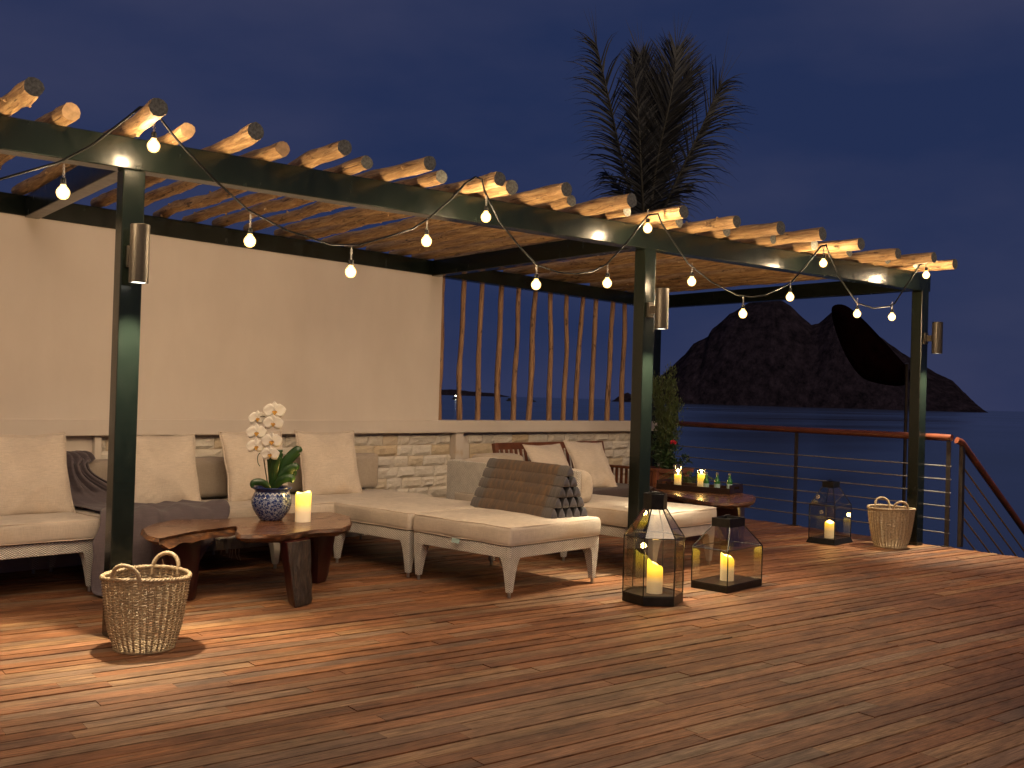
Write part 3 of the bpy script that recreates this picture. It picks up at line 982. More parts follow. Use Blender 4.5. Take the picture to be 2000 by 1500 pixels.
def sofa(x0, x1, label, seed, lx=None):
    t = thing('sofa', label, 'sofa', tuple(w2((x0 + x1) / 2, .55)), ANG, 'sofas along the stone wall')
    h = (x1 - x0) / 2
    frame_and_legs(t, -h + .015, h - .015, -.43, .48, MAT['wicker'])
    seat_cushion(t, -h, h, -.46, .20, seed=seed)
    mb = MB(); mb.box((0, .465, .50), (2 * h - .03, .05, .47)); mb.build('backrest', MAT['wicker'], t, bevel=.008)
    mb = MB(); rbox(mb, (0, .335, .637), (2 * h - .03, .19, .315), .05, (14, 3, 4), .012, wob=.008, seed=seed + 3)
    mb.build('back_cushion', MAT['bolster'], t, smooth=True, weld=.0002)
    return t
sofa(-1.55, .16, 'beige sofa at the left edge, its seat bare below one large pillow', 1)
sofa(.19, 1.60, 'beige sofa half covered by the dark throw, behind the slab coffee table', 2)
sofa(1.63, 3.13, 'beige sofa against the stone wall, joined to the ottomans', 4)

def ottoman(s0, s1, t0, t1, label, seed):
    t = thing('ottoman', label, 'ottoman', tuple(w2((s0 + s1) / 2, (t0 + t1) / 2)), ANG, 'square wicker ottomans')
    hx, hy = (s1 - s0) / 2, (t1 - t0) / 2
    frame_and_legs(t, -hx + .012, hx - .012, -hy + .012, hy - .012, MAT['wicker'])
    seat_cushion(t, -hx, hx, -hy, hy, seed=seed)
    return t
ottoman(2.05, 3.03, .965, 1.885, 'square wicker ottoman between the sofa and the front ottoman', 11)
oA = ottoman(2.05, 3.04, 1.91, 2.89, 'square wicker ottoman in front, under the triangular cushion', 12)
mb = MB()
mb.add([(-.512, .05, .352), (-.512, -.02, .346), (-.520, -.02, .318), (-.520, .05, .322), (-.505, .05, .352), (-.505, -.02, .346), (-.513, -.02, .318), (-.513, .05, .322)],
       [(0, 1, 2, 3), (4, 7, 6, 5), (0, 4, 5, 1), (1, 5, 6, 2), (2, 6, 7, 3), (3, 7, 4, 0)])
mb.build('strap', MAT['label'], oA)

# chaise sofa turned side-on, its wicker side towards us
CHX0, CHX1 = 3.565, 4.49
t = thing('chaise_sofa', 'beige wicker chaise sofa standing side-on behind the triangular cushion', 'sofa', tuple(w2((CHX0 + CHX1) / 2, 1.85)), ANG)
hx = (CHX1 - CHX0) / 2
frame_and_legs(t, -hx + .02, hx - .02, -1.135, 1.10, MAT['wicker'])
lm = MB(); fx, fy = leg_mesh(lm, -hx + .02, -.25, -1, -1); lg = lm.build('leg', MAT['wicker'], t, bevel=.004)
MB().lathe([(.0125, 0), (.0125, .036)], 14, (fx, fy, 0)).build('foot', MAT['steel'], lg, smooth='auto')
seat_cushion(t, -hx, hx, -1.15, 1.05, seed=31)
mb = MB(); mb.box((-hx + .03, .36, .55), (.05, 1.48, .41)); mb.box((0, 1.125, .55), (2 * hx - .02, .05, .41)); mb.build('backrest', MAT['wicker'], t, bevel=.01)
for k, (ya, yb, hz) in enumerate(((-.37, .34, .265), (.36, 1.07, .29))):
    mb = MB(); rbox(mb, (-hx + .15, (ya + yb) / 2, CT + hz / 2), (.20, yb - ya, hz), .07, (3, 10, 4), .022, wob=.018, seed=40 + k)
    mb.build('back_cushion', MAT['fabric'], t, smooth=True, weld=.0002)
mb = MB(); rbox(mb, (.06, 1.0, CT + .16), (.62, .18, .32), .06, (8, 3, 4), .015, wob=.012, seed=44)
mb.build('side_cushion', MAT['bolster'], t, smooth=True, weld=.0002)

# ---- pillows
def pillow_mesh(W, H, T, seed=0, sag=.0):
    mb = MB(); n = 26
    def pt(u, v, sg):
        e = (1 - abs(u) ** 2.4) ** .62 * (1 - abs(v) ** 2.4) ** .62 if abs(u) < 1 and abs(v) < 1 else 0
        pin = .075
        x = W / 2 * u * (1 - pin * (1 - v * v)); z = H / 2 * v * (1 - pin * .9 * (1 - u * u))
        yy = sg * T / 2 * e * (1 - sag * v * .5)
        d = noise.noise(Vector((u * 1.6 + seed, v * 1.6, sg * 2))) * .034 * e
        # creases running in from the corners
        r1 = abs(u) * abs(v)
        d += .020 * e * r1 * math.sin((abs(u) - abs(v)) * 16 + seed + noise.noise(Vector((u * 3, v * 3, seed))) * 3)
        d += .006 * noise.noise(Vector((u * 5 + seed * 2, v * 5, sg))) * min(1, e * 3)
        x += .010 * noise.noise(Vector((v * 2.2, seed, 1))); z += .012 * noise.noise(Vector((u * 2.2, seed, 2)))
        return (x, yy + sg * d if False else yy + d * sg, z)
    for sg in (-1, 1):
        vs = [pt(-1 + 2 * i / n, -1 + 2 * j / n, sg) for j in range(n + 1) for i in range(n + 1)]
        w = n + 1
        mb.add(vs, [(j * w + i, j * w + i + 1, (j + 1) * w + i + 1, (j + 1) * w + i) if sg < 0 else (j * w + i, (j + 1) * w + i, (j + 1) * w + i + 1, j * w + i + 1) for j in range(n) for i in range(n)])
    rim = [pt(-1 + 2 * i / n, -1, 1) for i in range(n)] + [pt(1, -1 + 2 * j / n, 1) for j in range(n)] + [pt(1 - 2 * i / n, 1, 1) for i in range(n)] + [pt(-1, 1 - 2 * j / n, 1) for j in range(n)]
    mb2 = MB(); mb2.tube(rim, .0055, 6, closed=True)
    return mb, mb2
def pillow(s, t, z, W, H, T, lean, rz, label, seed, group, roll=0, mat='pillow', sag=.25):
    th = thing('pillow', label, 'pillow', tuple(w2(s, t, z)), ANG + rz, group)
    a, b = pillow_mesh(W, H, T, seed, sag)
    tr = Matrix.Translation((0, 0, H / 2 * math.cos(lean) * .93)) @ Matrix.Rotation(-lean, 4, 'X') @ Matrix.Rotation(roll, 4, 'Y')
    for o_, nm in ((a, 'cover'), (b, 'piping')):
        o_.v = [tr @ v for v in o_.v]
        o_.build(nm, MAT[mat], th, smooth=True, weld=.0005)
    return th
g_ = 'cream pillows leaning on the sofa backs'
pillow(-.13, .52, .475, .60, .58, .19, R(17), R(4), 'big cream pillow at the left edge, on the bare sofa seat', 1, g_)
pillow(.86, .50, .475, .57, .56, .18, R(16), R(-2), 'cream pillow right behind the left green post', 5, g_)
pillow(1.66, .50, .475, .60, .58, .18, R(16), R(3), 'cream pillow behind the white orchid', 9, g_)
pillow(2.385, .50, .475, .60, .58, .18, R(16), R(-3), 'cream pillow right of the orchid, next to the bare stone wall', 14, g_)

# ---- dark throw over the second sofa
def throw_mesh():
    mb = MB(); NA, NB = 60, 110
    # profile in (t, z): over back cushion, down, along the seat, over the edge, down to the deck
    prof = [(.085, .66), (.10, .79), (.16, .812), (.26, .808), (.315, .78), (.335, .66), (.36, .55), (.44, .500), (.60, .492), (.80, .491), (.96, .488), (1.030, .474), (1.058, .42), (1.07, .30), (1.08, .16), (1.10, .04), (1.15, .012), (1.22, .010)]
    pl = [Vector((a, 0, b)) for a, b in prof]
    sp_ = smooth_path(pl, 6)
    ln = [0]
    for a, b in zip(sp_, sp_[1:]): ln.append(ln[-1] + (b - a).length)
    def at(f):
        L = f * ln[-1]
        for i in range(len(ln) - 1):
            if ln[i + 1] >= L:
                k = (L - ln[i]) / max(1e-9, ln[i + 1] - ln[i]); return sp_[i].lerp(sp_[i + 1], k)
        return sp_[-1]
    grid = []
    for j in range(NB + 1):
        f = j / NB
        p = at(f)
        t_, z_ = p.x, p.z
        # left and right border of the cloth along its length
        left = lerp(.215, .20, f) if f < .62 else lerp(.20, .05, min(1, (f - .62) / .15))
        if f < .20: right = lerp(.36, .42, f / .20)
        elif f < .40: right = lerp(.42, .98, ease((f - .20) / .20)) - .06
        elif f < .62: right = lerp(.92, 1.07, (f - .40) / .22)
        elif f < .70: right = lerp(1.07, 1.05, (f - .62) / .08)
        else: right = lerp(1.05, .62, ((f - .70) / .30) ** 1.1)
        rowp = []
        for i in range(NA + 1):
            a = i / NA
            s = lerp(left, right, a)
            n = Vector((math.sin(f * 7 + a * 5), 0, 0))
            # folds fan diagonally out of the back corner
            ph = a * 21 - f * 9 + 2.2 * noise.noise(Vector((a * 2, f * 3, 1)))
            amp = .014 if f < .30 else (.0045 if f < .62 else .015)
            fold = amp * (1 + math.sin(ph)) ** 1.6 * .8 + (.012 if f < .3 or f > .66 else .007) * max(0, math.sin(a * 37 - f * 22 + 3 * noise.noise(Vector((a * 3, f * 5, 8)))))
            fold += .006 * noise.noise(Vector((a * 6, f * 9, 5)))
            if a > .93: fold += .018 * (a - .93) / .07      # rolled hem
            # outward direction of the profile
            q = at(min(1, f + .01)) - at(max(0, f - .01))
            nd = Vector((q.z, 0, -q.x)); nd = -nd if nd.z < 0 or (abs(nd.z) < .2 and nd.x < 0) else nd
            if nd.length > 0: nd.normalize()
            tt, zz = t_ + nd.x * (fold + .004), z_ + nd.z * (fold + .004)
            rowp.append((s + .008 * noise.noise(Vector((f * 14, a * 3, 2))), -tt, max(zz, .006)))
        grid.append(rowp)
    vs = [p for r_ in grid for p in r_]; w = NA + 1
    fs = [(j * w + i, j * w + i + 1, (j + 1) * w + i + 1, (j + 1) * w + i) for j in range(NB) for i in range(NA)]
    mb.add(vs, fs)
    return mb, grid
tw = thing('throw_blanket', 'aubergine wool throw spilling off the sofa to the deck behind the left post', 'blanket', (0, 0, 0), ANG)
mb, grid = throw_mesh()
o = mb.build('cloth', MAT['throw'], tw, smooth=True)
sm = o.modifiers.new('thickness', 'SOLIDIFY'); sm.thickness = .006; sm.offset = 1
mb = MB()
for k in range(9):
    a = Vector((.92 + .028 * k, -1.085, .30 - .012 * k))
    L = rnd.uniform(.07, .11)
    mb.tube([a, a + Vector((rnd.uniform(-.01, .01), -.008, -L * .5)), a + Vector((rnd.uniform(-.02, .02), -.004, -L))], .0018, 5)
mb.build('fringe', MAT['pillow'], tw, smooth=True)

# ---- triangular Thai cushion
tc_ = thing('triangular_cushion', 'gold-brown ridged triangular cushion on the front ottoman', 'cushion', tuple(w2(2.865, 2.31, .484)), ANG - R(8))
Wb, Hh, Ln = .375, .375, .945
def tri_roll(cx, cz, w, h, flip=False):
    mb = MB(); n = 18; N = 20
    rings = []
    base = [(-w / 2, 0), (w / 2, 0), (0, h)]
    if flip: base = [(-w / 2, h), (0, 0), (w / 2, h)]
    cen = (0, h * .36) if not flip else (0, h * .64)
    for k in range(N + 1):
        f = k / N * 2 - 1
        yy = f * Ln / 2
        e = 1 if abs(f) < .93 else (1 - ((abs(f) - .93) / .07) ** 2 * .10)
        puff = 1 + .035 * (1 - abs(f)) ** .3 - .07 * math.exp(-((abs(f) - .80) / .035) ** 2)
        ring = []
        for a_ in range(n):
            q = a_ / n * 3; i = int(q); fr = q - i
            A, B = base[i], base[(i + 1) % 3]
            x = lerp(A[0], B[0], fr); z = lerp(A[1], B[1], fr)
            bul = math.sin(PI * fr) * .0065
            dx, dz = x - cen[0], z - cen[1]; L = math.hypot(dx, dz)
            # blunt the corners, swell the sides
            L2 = L * (.955 if fr < .01 else 1) + bul
            x = cen[0] + dx / L * L2 * e * puff; z = cen[1] + dz / L * L2 * e * puff
            ring.append((cx + x, yy, cz + z))
        rings.append(ring)
    vs = [p for r_ in rings for p in r_]
    mb.add(vs, [(k * n + a, k * n + (a + 1) % n, (k + 1) * n + (a + 1) % n, (k + 1) * n + a) for k in range(N) for a in range(n)], 0)
    for r_, sg in ((rings[0], -1), (rings[-1], 1)):
        c = (cx + cen[0], r_[0][1] + sg * .012, cz + cen[1])
        o = len(mb.v)
        mb.add(list(r_) + [c], [(a, (a + 1) % n, n) if sg > 0 else ((a + 1) % n, a, n) for a in range(n)], 1)
    return mb
rows = 5; rw, rh = Wb / rows, Hh / rows
for i in range(rows):
    cnt = rows - i
    for k in range(cnt):
        cx = (k - (cnt - 1) / 2) * rw
        tri_roll(cx, i * rh, rw * 1.02, rh * 1.02).build('roll', [MAT['axe'], MAT['axe_end']], tc_, smooth='auto', weld=.0003)
# dark filling cloth between the rolls
mb = MB()
mb.hull8([(-Wb / 2 + .03, -Ln / 2 + .05, .006), (Wb / 2 - .03, -Ln / 2 + .05, .006), (Wb / 2 - .03, Ln / 2 - .05, .006), (-Wb / 2 + .03, Ln / 2 - .05, .006)],
         [(-.012, -Ln / 2 + .05, Hh - .05), (.012, -Ln / 2 + .05, Hh - .05), (.012, Ln / 2 - .05, Hh - .05), (-.012, Ln / 2 - .05, Hh - .05)])
mb.build('inner_lining', MAT['black'], tc_)

# ================================================================== slab tables
def slab(name, pts, z0, z1, parent, seed=0, sub=5, drop=.02):
    P = [Vector((x, y, 0)) for x, y in pts]
    cl = []
    n = len(P)
    for i in range(n):
        p0, p1, p2, p3 = P[i - 1], P[i], P[(i + 1) % n], P[(i + 2) % n]
        for k in range(sub):
            t = k / sub
            q = .5 * ((2 * p1) + (p2 - p0) * t + (2 * p0 - 5 * p1 + 4 * p2 - p3) * t * t + (3 * p1 - p0 - 3 * p2 + p3) * t ** 3)
            q = p1.lerp(p2, t) * .72 + q * .28
            cl.append(q)
    c = sum(cl, Vector()) / len(cl)
    N = len(cl)
    lev = [(z1, .0), (z1 - .004, .004), (lerp(z1, z0, .4), .012), (lerp(z1, z0, .75), -.002), (z0, -.045)]
    rings = []
    for li, (z, off) in enumerate(lev):
        rg = []
        for k, q in enumerate(cl):
            d = (cl[(k + 1) % N] - cl[k - 1]); nrm = Vector((d.y, -d.x, 0)).normalized()
            if nrm.dot(q - c) < 0: nrm = -nrm
            nz = noise.noise(Vector((q.x * 9 + seed, q.y * 9, li * 1.1))) * .022 if li > 0 else 0
            rg.append((q.x + nrm.x * (off + nz), q.y + nrm.y * (off + nz), z + (noise.noise(Vector((q.x * 7, q.y * 7, seed))) * drop if li == 4 else 0)))
        rings.append(rg)
    mb = MB()
    vs = [p for r_ in rings for p in r_]
    mb.add(vs, [(l * N + k, l * N + (k + 1) % N, (l + 1) * N + (k + 1) % N, (l + 1) * N + k) for l in range(len(lev) - 1) for k in range(N)], 1)
    mb.add(rings[0], [tuple(range(N))], 0)
    mb.add(rings[-1], [tuple(reversed(range(N)))], 1)
    return mb.build(name, [MAT['slab'], MAT['slabedge']], parent, smooth='auto')
def block_leg(parent, q0, q1, z1, bark=False, seed=0, name='leg'):
    """q0: 4 corners at the floor, q1: 4 corners at the top; bark on the first face"""
    mb = MB(); N = 14; m_ = 8
    rings = []
    for l in range(N + 1):
        f = l / N; rg = []
        for e in range(4):
            for k in range(m_):
                t = k / m_
                a0 = Vector(q0[e]).lerp(Vector(q0[(e + 1) % 4]), t); a1 = Vector(q1[e]).lerp(Vector(q1[(e + 1) % 4]), t)
                p = a0.lerp(a1, f)
                c0 = sum((Vector(x) for x in q0), Vector((0, 0))) / 4; c1 = sum((Vector(x) for x in q1), Vector((0, 0))) / 4
                c = c0.lerp(c1, f); d = p - c
                cor = 1 - .10 * max(0, 1 - min(t, 1 - t) * 5)
                d = d * cor
                if bark and e in (0, 1):
                    d = d * (1 + .10 * noise.noise(Vector((t * 5 + e * 3, f * 9, seed))) + .05 * noise.noise(Vector((t * 14, f * 22, seed))))
                rd_ = 1 - .08 * max(0, (.08 - f) / .08)
                p = c + d * rd_
                rg.append((p.x, p.y, f * z1))
        rings.append(rg)
    n = 4 * m_
    vs = [p for r_ in rings for p in r_]
    fs = []; mi = []
    for l in range(N):
        for k in range(n):
            e = k // m_
            mb.add([], [], 0)
            fs.append((l * n + k, l * n + (k + 1) % n, (l + 1) * n + (k + 1) % n, (l + 1) * n + k)); mi.append(1 if bark and e in (0, 1) else 0)
    o = len(mb.v); mb.v += [Vector(v) for v in vs]
    mb.f += [list(f) for f in fs]; mb.mi += mi
    mb.add(rings[0], [tuple(reversed(range(n)))], 0); mb.add(rings[-1], [tuple(range(n))], 0)
    return mb.build(name, [MAT['redwood'], MAT['bark']], parent, smooth='auto', weld=.0001)

# near coffee table; local frame = wall frame (x = s, y = -t)
ct = thing('coffee_table', 'dark live-edge slab coffee table with bark-faced legs, in front of the sofas', 'table', tuple(w2(1.0, 1.6)), ANG)
outl = [(0.098, 1.70), (0.085, 1.86), (0.20, 1.80), (0.431, 1.69), (0.61, 1.66), (0.755, 1.63), (0.70, 1.74), (0.61, 1.86), (0.555, 2.00), (0.66, 2.07), (0.776, 2.125), (0.912, 2.10), (1.057, 2.06), (1.234, 2.11), (1.42, 1.98), (1.695, 1.633), (1.763, 1.333), (1.50, 1.24), (1.244, 1.255), (0.87, 1.255), (0.619, 1.12), (0.415, 1.223), (.22, 1.42)]
slab('tabletop', [(s - 1.0, 1.6 - t) for s, t in outl], .398, .45, ct, 3)
def L2(s, t): return (s - 1.0, 1.6 - t)
block_leg(ct, [L2(.799, 2.238), L2(.993, 2.171), L2(1.03, 1.99), L2(.881, 2.035)], [L2(.748, 2.195), L2(.968, 2.165), L2(1.03, 1.97), L2(.829, 1.99)], .405, True, 2)
block_leg(ct, [L2(1.41, 1.66), L2(1.55, 1.60), L2(1.52, 1.45), L2(1.38, 1.50)], [L2(1.36, 1.72), L2(1.62, 1.62), L2(1.58, 1.42), L2(1.32, 1.50)], .405, False, 4)
block_leg(ct, [L2(.34, 1.66), L2(.50, 1.62), L2(.50, 1.36), L2(.36, 1.38)], [L2(.23, 1.66), L2(.56, 1.58), L2(.54, 1.34), L2(.28, 1.36)], .405, False, 6)

# ---- orchid pot
px_, py_, pz_ = w2(1.125, 1.49, .451)
pot = thing('flower_pot', 'round blue and white glazed pot with a scalloped band, on the coffee table', 'pot', (px_, py_, pz_))
MB().lathe([(.001, 0), (.070, 0), (.078, .006), (.100, .035), (.125, .075), (.137, .115), (.135, .150), (.122, .180), (.114, .197), (.116, .206), (.132, .218), (.138, .226), (.134, .230), (.122, .222), (.108, .205), (.105, .190)], 48, cap0=False, cap1=False).build('glazed_body', MAT['pot'], pot, smooth=True)
MB().lathe([(.001, .205), (.06, .207), (.112, .200)], 28, cap0=False, cap1=False).build('potting_bark', MAT['soil'], pot, smooth=True)
orc = thing('orchid', 'white moth orchid in bloom, growing from the blue and white pot', 'orchid', (px_, py_, pz_ + .205))
vr = Vector((.9117, -.4108, 0)); vf = Vector((-.4108, -.9117, 0))   # right and front of the plant
def OP(r_, z, d=0): return vr * r_ + vf * d + Vector((0, 0, z))
FL = [(.000, .546, .05, .066, 0), (-.118, .493, .02, .056, .5), (-.005, .463, .07, .060, -.2), (-.118, .397, .05, .060, .2), (-.012, .341, .08, .062, -.1), (-.118, .303, .06, .058, .3), (-.020, .252, .08, .056, -.2)]
spine = smooth_path([OP(-.02, 0, 0), OP(-.045, .12, .0), OP(-.065, .25, .0), OP(-.065, .38, .01), OP(-.045, .48, .01), OP(-.02, .55, .02)], 6)
MB().tube(spine, [.0045] * len(spine), 8).build('stem', MAT['stem'], orc, smooth=True)
mb = MB(); mb.tube(smooth_path([OP(-.066, .27), OP(-.10, .24, .01), OP(-.10, .19, .02), OP(-.085, .165, .02)], 5), .003, 6)
mb.build('side_shoot', MAT['orchid_leaf'], orc, smooth=True)
def petal(mb, L, W, ang, tr, cup=.15, mi=0):
    n, m_ = 8, 6
    vs = []
    for j in range(n + 1):
        v = j / n
        w = W * math.sin(PI * min(1, (v * .93 + .07))) ** .55 * (.55 + .45 * math.sin(PI * min(1, v * 1.05)))
        for i in range(m_ + 1):
            u = i / m_ * 2 - 1
            vs.append((u * w / 2, -cup * L * (v * .3 + u * u * .22 * (1 - v)) + .03 * L * math.sin(u * 4 + v * 5), v * L))
    w_ = m_ + 1
    t2 = tr @ Matrix.Rotation(ang, 4, 'Y')
    mb.add(vs, [(j * w_ + i, j * w_ + i + 1, (j + 1) * w_ + i + 1, (j + 1) * w_ + i) for j in range(n) for i in range(m_)], mi, t2)
for (r_, z, d, sz, tw_) in FL:
    sz *= 1.16
    pos = OP(r_, z, d)
    yawf = math.atan2(vf.y, vf.x) + PI / 2 + tw_
    T = Matrix.Translation(pos) @ Matrix.Rotation(yawf, 4, 'Z') @ Matrix.Rotation(R(12), 4, 'X')
    mb = MB()
    petal(mb, sz * .92, sz * .62, 0, T, .1)
    petal(mb, sz * .90, sz * .60, R(130), T @ Matrix.Translation((0, .003, 0)), .1)
    petal(mb, sz * .90, sz * .60, R(-130), T @ Matrix.Translation((0, .003, 0)), .1)
    petal(mb, sz * 1.05, sz * 1.25, R(78), T @ Matrix.Translation((0, -.004, 0)), .12)
    petal(mb, sz * 1.05, sz * 1.25, R(-78), T @ Matrix.Translation((0, -.004, 0)), .12)
    fl = mb.build('flower', MAT['petal'], orc, smooth=True)
    sm = fl.modifiers.new('thick', 'SOLIDIFY'); sm.thickness = .0012
    mb = MB()
    petal(mb, sz * .40, sz * .26, R(180), T @ Matrix.Translation((0, -.012, .004)), .6)
    petal(mb, sz * .28, sz * .20, R(120), T @ Matrix.Translation((0, -.012, .004)), .9)
    petal(mb, sz * .28, sz * .20, R(-120), T @ Matrix.Translation((0, -.012, .004)), .9)
    lp = mb.build('lip', MAT['lip'], fl, smooth=True)
    a = min(spine, key=lambda q: (q - (pos + Vector((0, 0, .03)))).length)
    MB().tube(smooth_path([a, (a + pos) / 2 + Vector((0, 0, .015)), pos - vf * .008], 4), .0022, 6).build('flower_stalk', MAT['stem'], fl, smooth=True)
LV = [(.165, .275, .0, .075, .16), (-.02, .265, .03, .055, .05), (.040, .262, -.02, .070, .03), (.150, .165, .03, .065, .30), (.125, .09, .06, .06, .45), (-.125, .052, .03, .05, .5), (.03, .22, .05, .06, .05), (.14, .12, -.04, .055, .3)]
for (r_, z, d, w, droop) in LV:
    a = OP(.0, .0, 0); e = OP(r_, z, d); md = (a + e) / 2 + Vector((0, 0, .05 * (1 - droop))) + OP(0, 0, d * .3)
    pth = smooth_path([a, md, e, e + (e - md) * .12 + Vector((0, 0, -.02 - droop * .04))], 7)
    mb = MB(); vs = []; m_ = 6
    for k, q in enumerate(pth):
        f = k / (len(pth) - 1)
        d_ = (pth[min(k + 1, len(pth) - 1)] - pth[max(k - 1, 0)]).normalized()
        side = d_.cross(vf).normalized()
        nrm = side.cross(d_)
        ww = w * (math.sin(PI * min(1, .12 + f * .88)) ** .6) * (1 if f < .98 else .3)
        for i in range(m_ + 1):
            u = i / m_ * 2 - 1
            vs.append(q + side * u * ww / 2 + nrm * (abs(u) * -.010))
    wv = m_ + 1
    mb.add(vs, [(k * wv + i, k * wv + i + 1, (k + 1) * wv + i + 1, (k + 1) * wv + i) for k in range(len(pth) - 1) for i in range(m_)])
    lf = mb.build('leaf', MAT['orchid_leaf'], orc, smooth=True)
    sm = lf.modifiers.new('thick', 'SOLIDIFY'); sm.thickness = .0018

# ---- candles
def candle(loc, label, h=.21, r=.053, slant=.0, rz=0, mat='candle', power=1.2, group='lit pillar candles'):
    t = thing('candle', label, 'candle', loc, rz, group)
    n = 28; mb = MB(); vs = []; fs = []
    lv = [0, .003, .25, .5, .75, .93, .985, 1.0]
    for li, f in enumerate(lv):
        rr = r * (1 if 0 < li < 6 else (.96 if li != 7 else .90))
        for k in range(n):
            a = 2 * PI * k / n
            top = h * (1 - slant * (1 - math.cos(a)) * .5)
            top += .006 * math.sin(a * 3 + 1) * (1 if slant else .4)
            vs.append((rr * math.cos(a), rr * math.sin(a), f * top))
    for li in range(len(lv) - 1):
        for k in range(n): fs.append((li * n + k, li * n + (k + 1) % n, (li + 1) * n + (k + 1) % n, (li + 1) * n + k))
    fs.append(tuple(reversed(range(n))))
    # hollowed top
    o = len(vs)
    for k in range(n):
        a = 2 * PI * k / n
        vs.append((r * .72 * math.cos(a), r * .72 * math.sin(a), h * (1 - slant * (1 - math.cos(a)) * .42) - .016))
    for k in range(n): fs.append(((len(lv) - 1) * n + k, (len(lv) - 1) * n + (k + 1) % n, o + (k + 1) % n, o + k))
    fs.append(tuple(o + k for k in range(n)))
    mb.add(vs, fs)
    mb.build('wax', MAT[mat], t, smooth='auto')
    MB().tube([(0, 0, h * (1 - slant * .45) - .018), (.002, 0, h * (1 - slant * .45) + .004)], .0015, 6).build('wick', MAT['black'], t)
    if mat == 'candle_s': MB().lathe([(.0008, 0), (.005, .006), (.006, .012), (.003, .022), (.0006, .030)], 10, (.002, 0, h * (1 - slant * .45) + .002)).build('flame', MAT['flame'], t, smooth=True)
    if power:
        ld = bpy.data.lights.new('candle_light', 'POINT'); ld.energy = power; ld.color = (1, .58, .18); ld.shadow_soft_size = .02
        lo = bpy.data.objects.new('candle_light', ld); C.objects.link(lo); lo.parent = t; lo.location = (0, 0, h + .035)
    return t
candle(tuple(w2(1.24, 1.695, .451)), 'lit ivory pillar candle on the coffee table beside the blue pot', .205, .053, .05, 0)

# ================================================================== baskets
def basket(loc, label, rz):
    t = thing('wicker_basket', label, 'basket', loc, rz, 'tall round wicker baskets')
    H = .375; rb, rt = .158, .214
    def rad(f): return lerp(rb, rt, f ** .92) * (1 - .10 * (1 - f) ** 8) + .004 * math.sin(f * 3)
    ns = 34
    mb = MB()
    for k in range(ns):
        a0 = 2 * PI * k / ns + rnd.uniform(-.02, .02)
        for da in (-.018, .018):
            pts = [((rad(f)) * math.cos(a0 + da), (rad(f)) * math.sin(a0 + da), .006 + f * (H - .006)) for f in [i / 8 for i in range(9)]]
            mb.tube(pts, .0030, 5)
    mb.build('stakes', MAT['basket'], t, smooth=True)
    mb = MB(); rows = 52; seg = ns * 2
    for j in range(rows):
        f = (j + .5) / rows; z = .008 + f * (H - .012)
        pts = []
        ph = j % 2
        for k in range(seg):
            a = 2 * PI * k / seg + .01 * math.sin(j)
            w = (.0056 if ((k // 1) % 2 == 0) == (ph == 0) else -.0056)
            if k % 2: w = 0
            else: w = .0058 * (1 if ((k // 2) % 2 == ph) else -1)
            pts.append(((rad(f) + w) * math.cos(a), (rad(f) + w) * math.sin(a), z + .0016 * noise.noise(Vector((k * .6, j * 3.1, 0))) * 2))
        mb.tube(pts, .0026 + .0007 * noise.noise(Vector((j * 7.7, 0, 0))), 5, closed=True)
    mb.build('weave', MAT['basket'], t, smooth=True)
    mb = MB()
    for s_ in range(3):
        pts = []
        for k in range(96):
            a = 2 * PI * k / 96; q = a * 24 + s_ * 2 * PI / 3
            rr = rad(1) + .0075 * math.cos(q); zz = H + .002 + .0075 * math.sin(q) + .006 * math.sin(a * 2 + 1)
            pts.append((rr * math.cos(a), rr * math.sin(a), zz))
        mb.tube(pts, .0058, 6, closed=True)
    mb.build('rim', MAT['basket'], t, smooth=True)
    for sg in (0, PI):
        pts = []
        for k in range(19):
            f = k / 18; a = (f - .5) * .60 * 1.25
            b = math.sin(PI * f)
            rr = rad(1) - .004 + .012 * b
            aa = sg + math.sin((f - .5) * PI) * .36
            pts.append((rr * math.cos(aa), rr * math.sin(aa), H - .03 + .112 * b ** .7))
        hb = MB(); hb.tube(pts, .0105, 10)
        # wrapping cane
        wr = []
        for k in range(0, 18 * 8):
            f = k / (18 * 8) * 18; i = int(f); q = Vector(pts[i]).lerp(Vector(pts[i + 1]), f - i)
            d = (Vector(pts[i + 1]) - Vector(pts[i])).normalized(); u_ = d.orthogonal().normalized(); v_ = d.cross(u_)
            al = k * 1.05
            wr.append(q + (u_ * math.cos(al) + v_ * math.sin(al)) * .0105)
        hb.tube(wr, .0022, 4)
        hb.build('handle', MAT['basket'], t, smooth=True)
    mb = MB(); mb.lathe([(.001, .010), (rb * .97, .010), (rb * .97, .003), (.001, .003)], 30, cap0=False, cap1=False); mb.build('base', MAT['basket'], t)
    mb = MB(); mb.tube([(rad(1) * .95, .02, H), (rad(1) + .016, .03, H + .02), (rad(1) + .012, .035, H + .045)], .002, 5); mb.build('loose_end', MAT['basket'], t)
    return t
basket((.098, -2.565, 0), 'wicker basket at the foot of the near left green post', R(43))
basket((7.39, -2.20, 0), 'wicker basket at the foot of the far right green post by the railing', R(57))

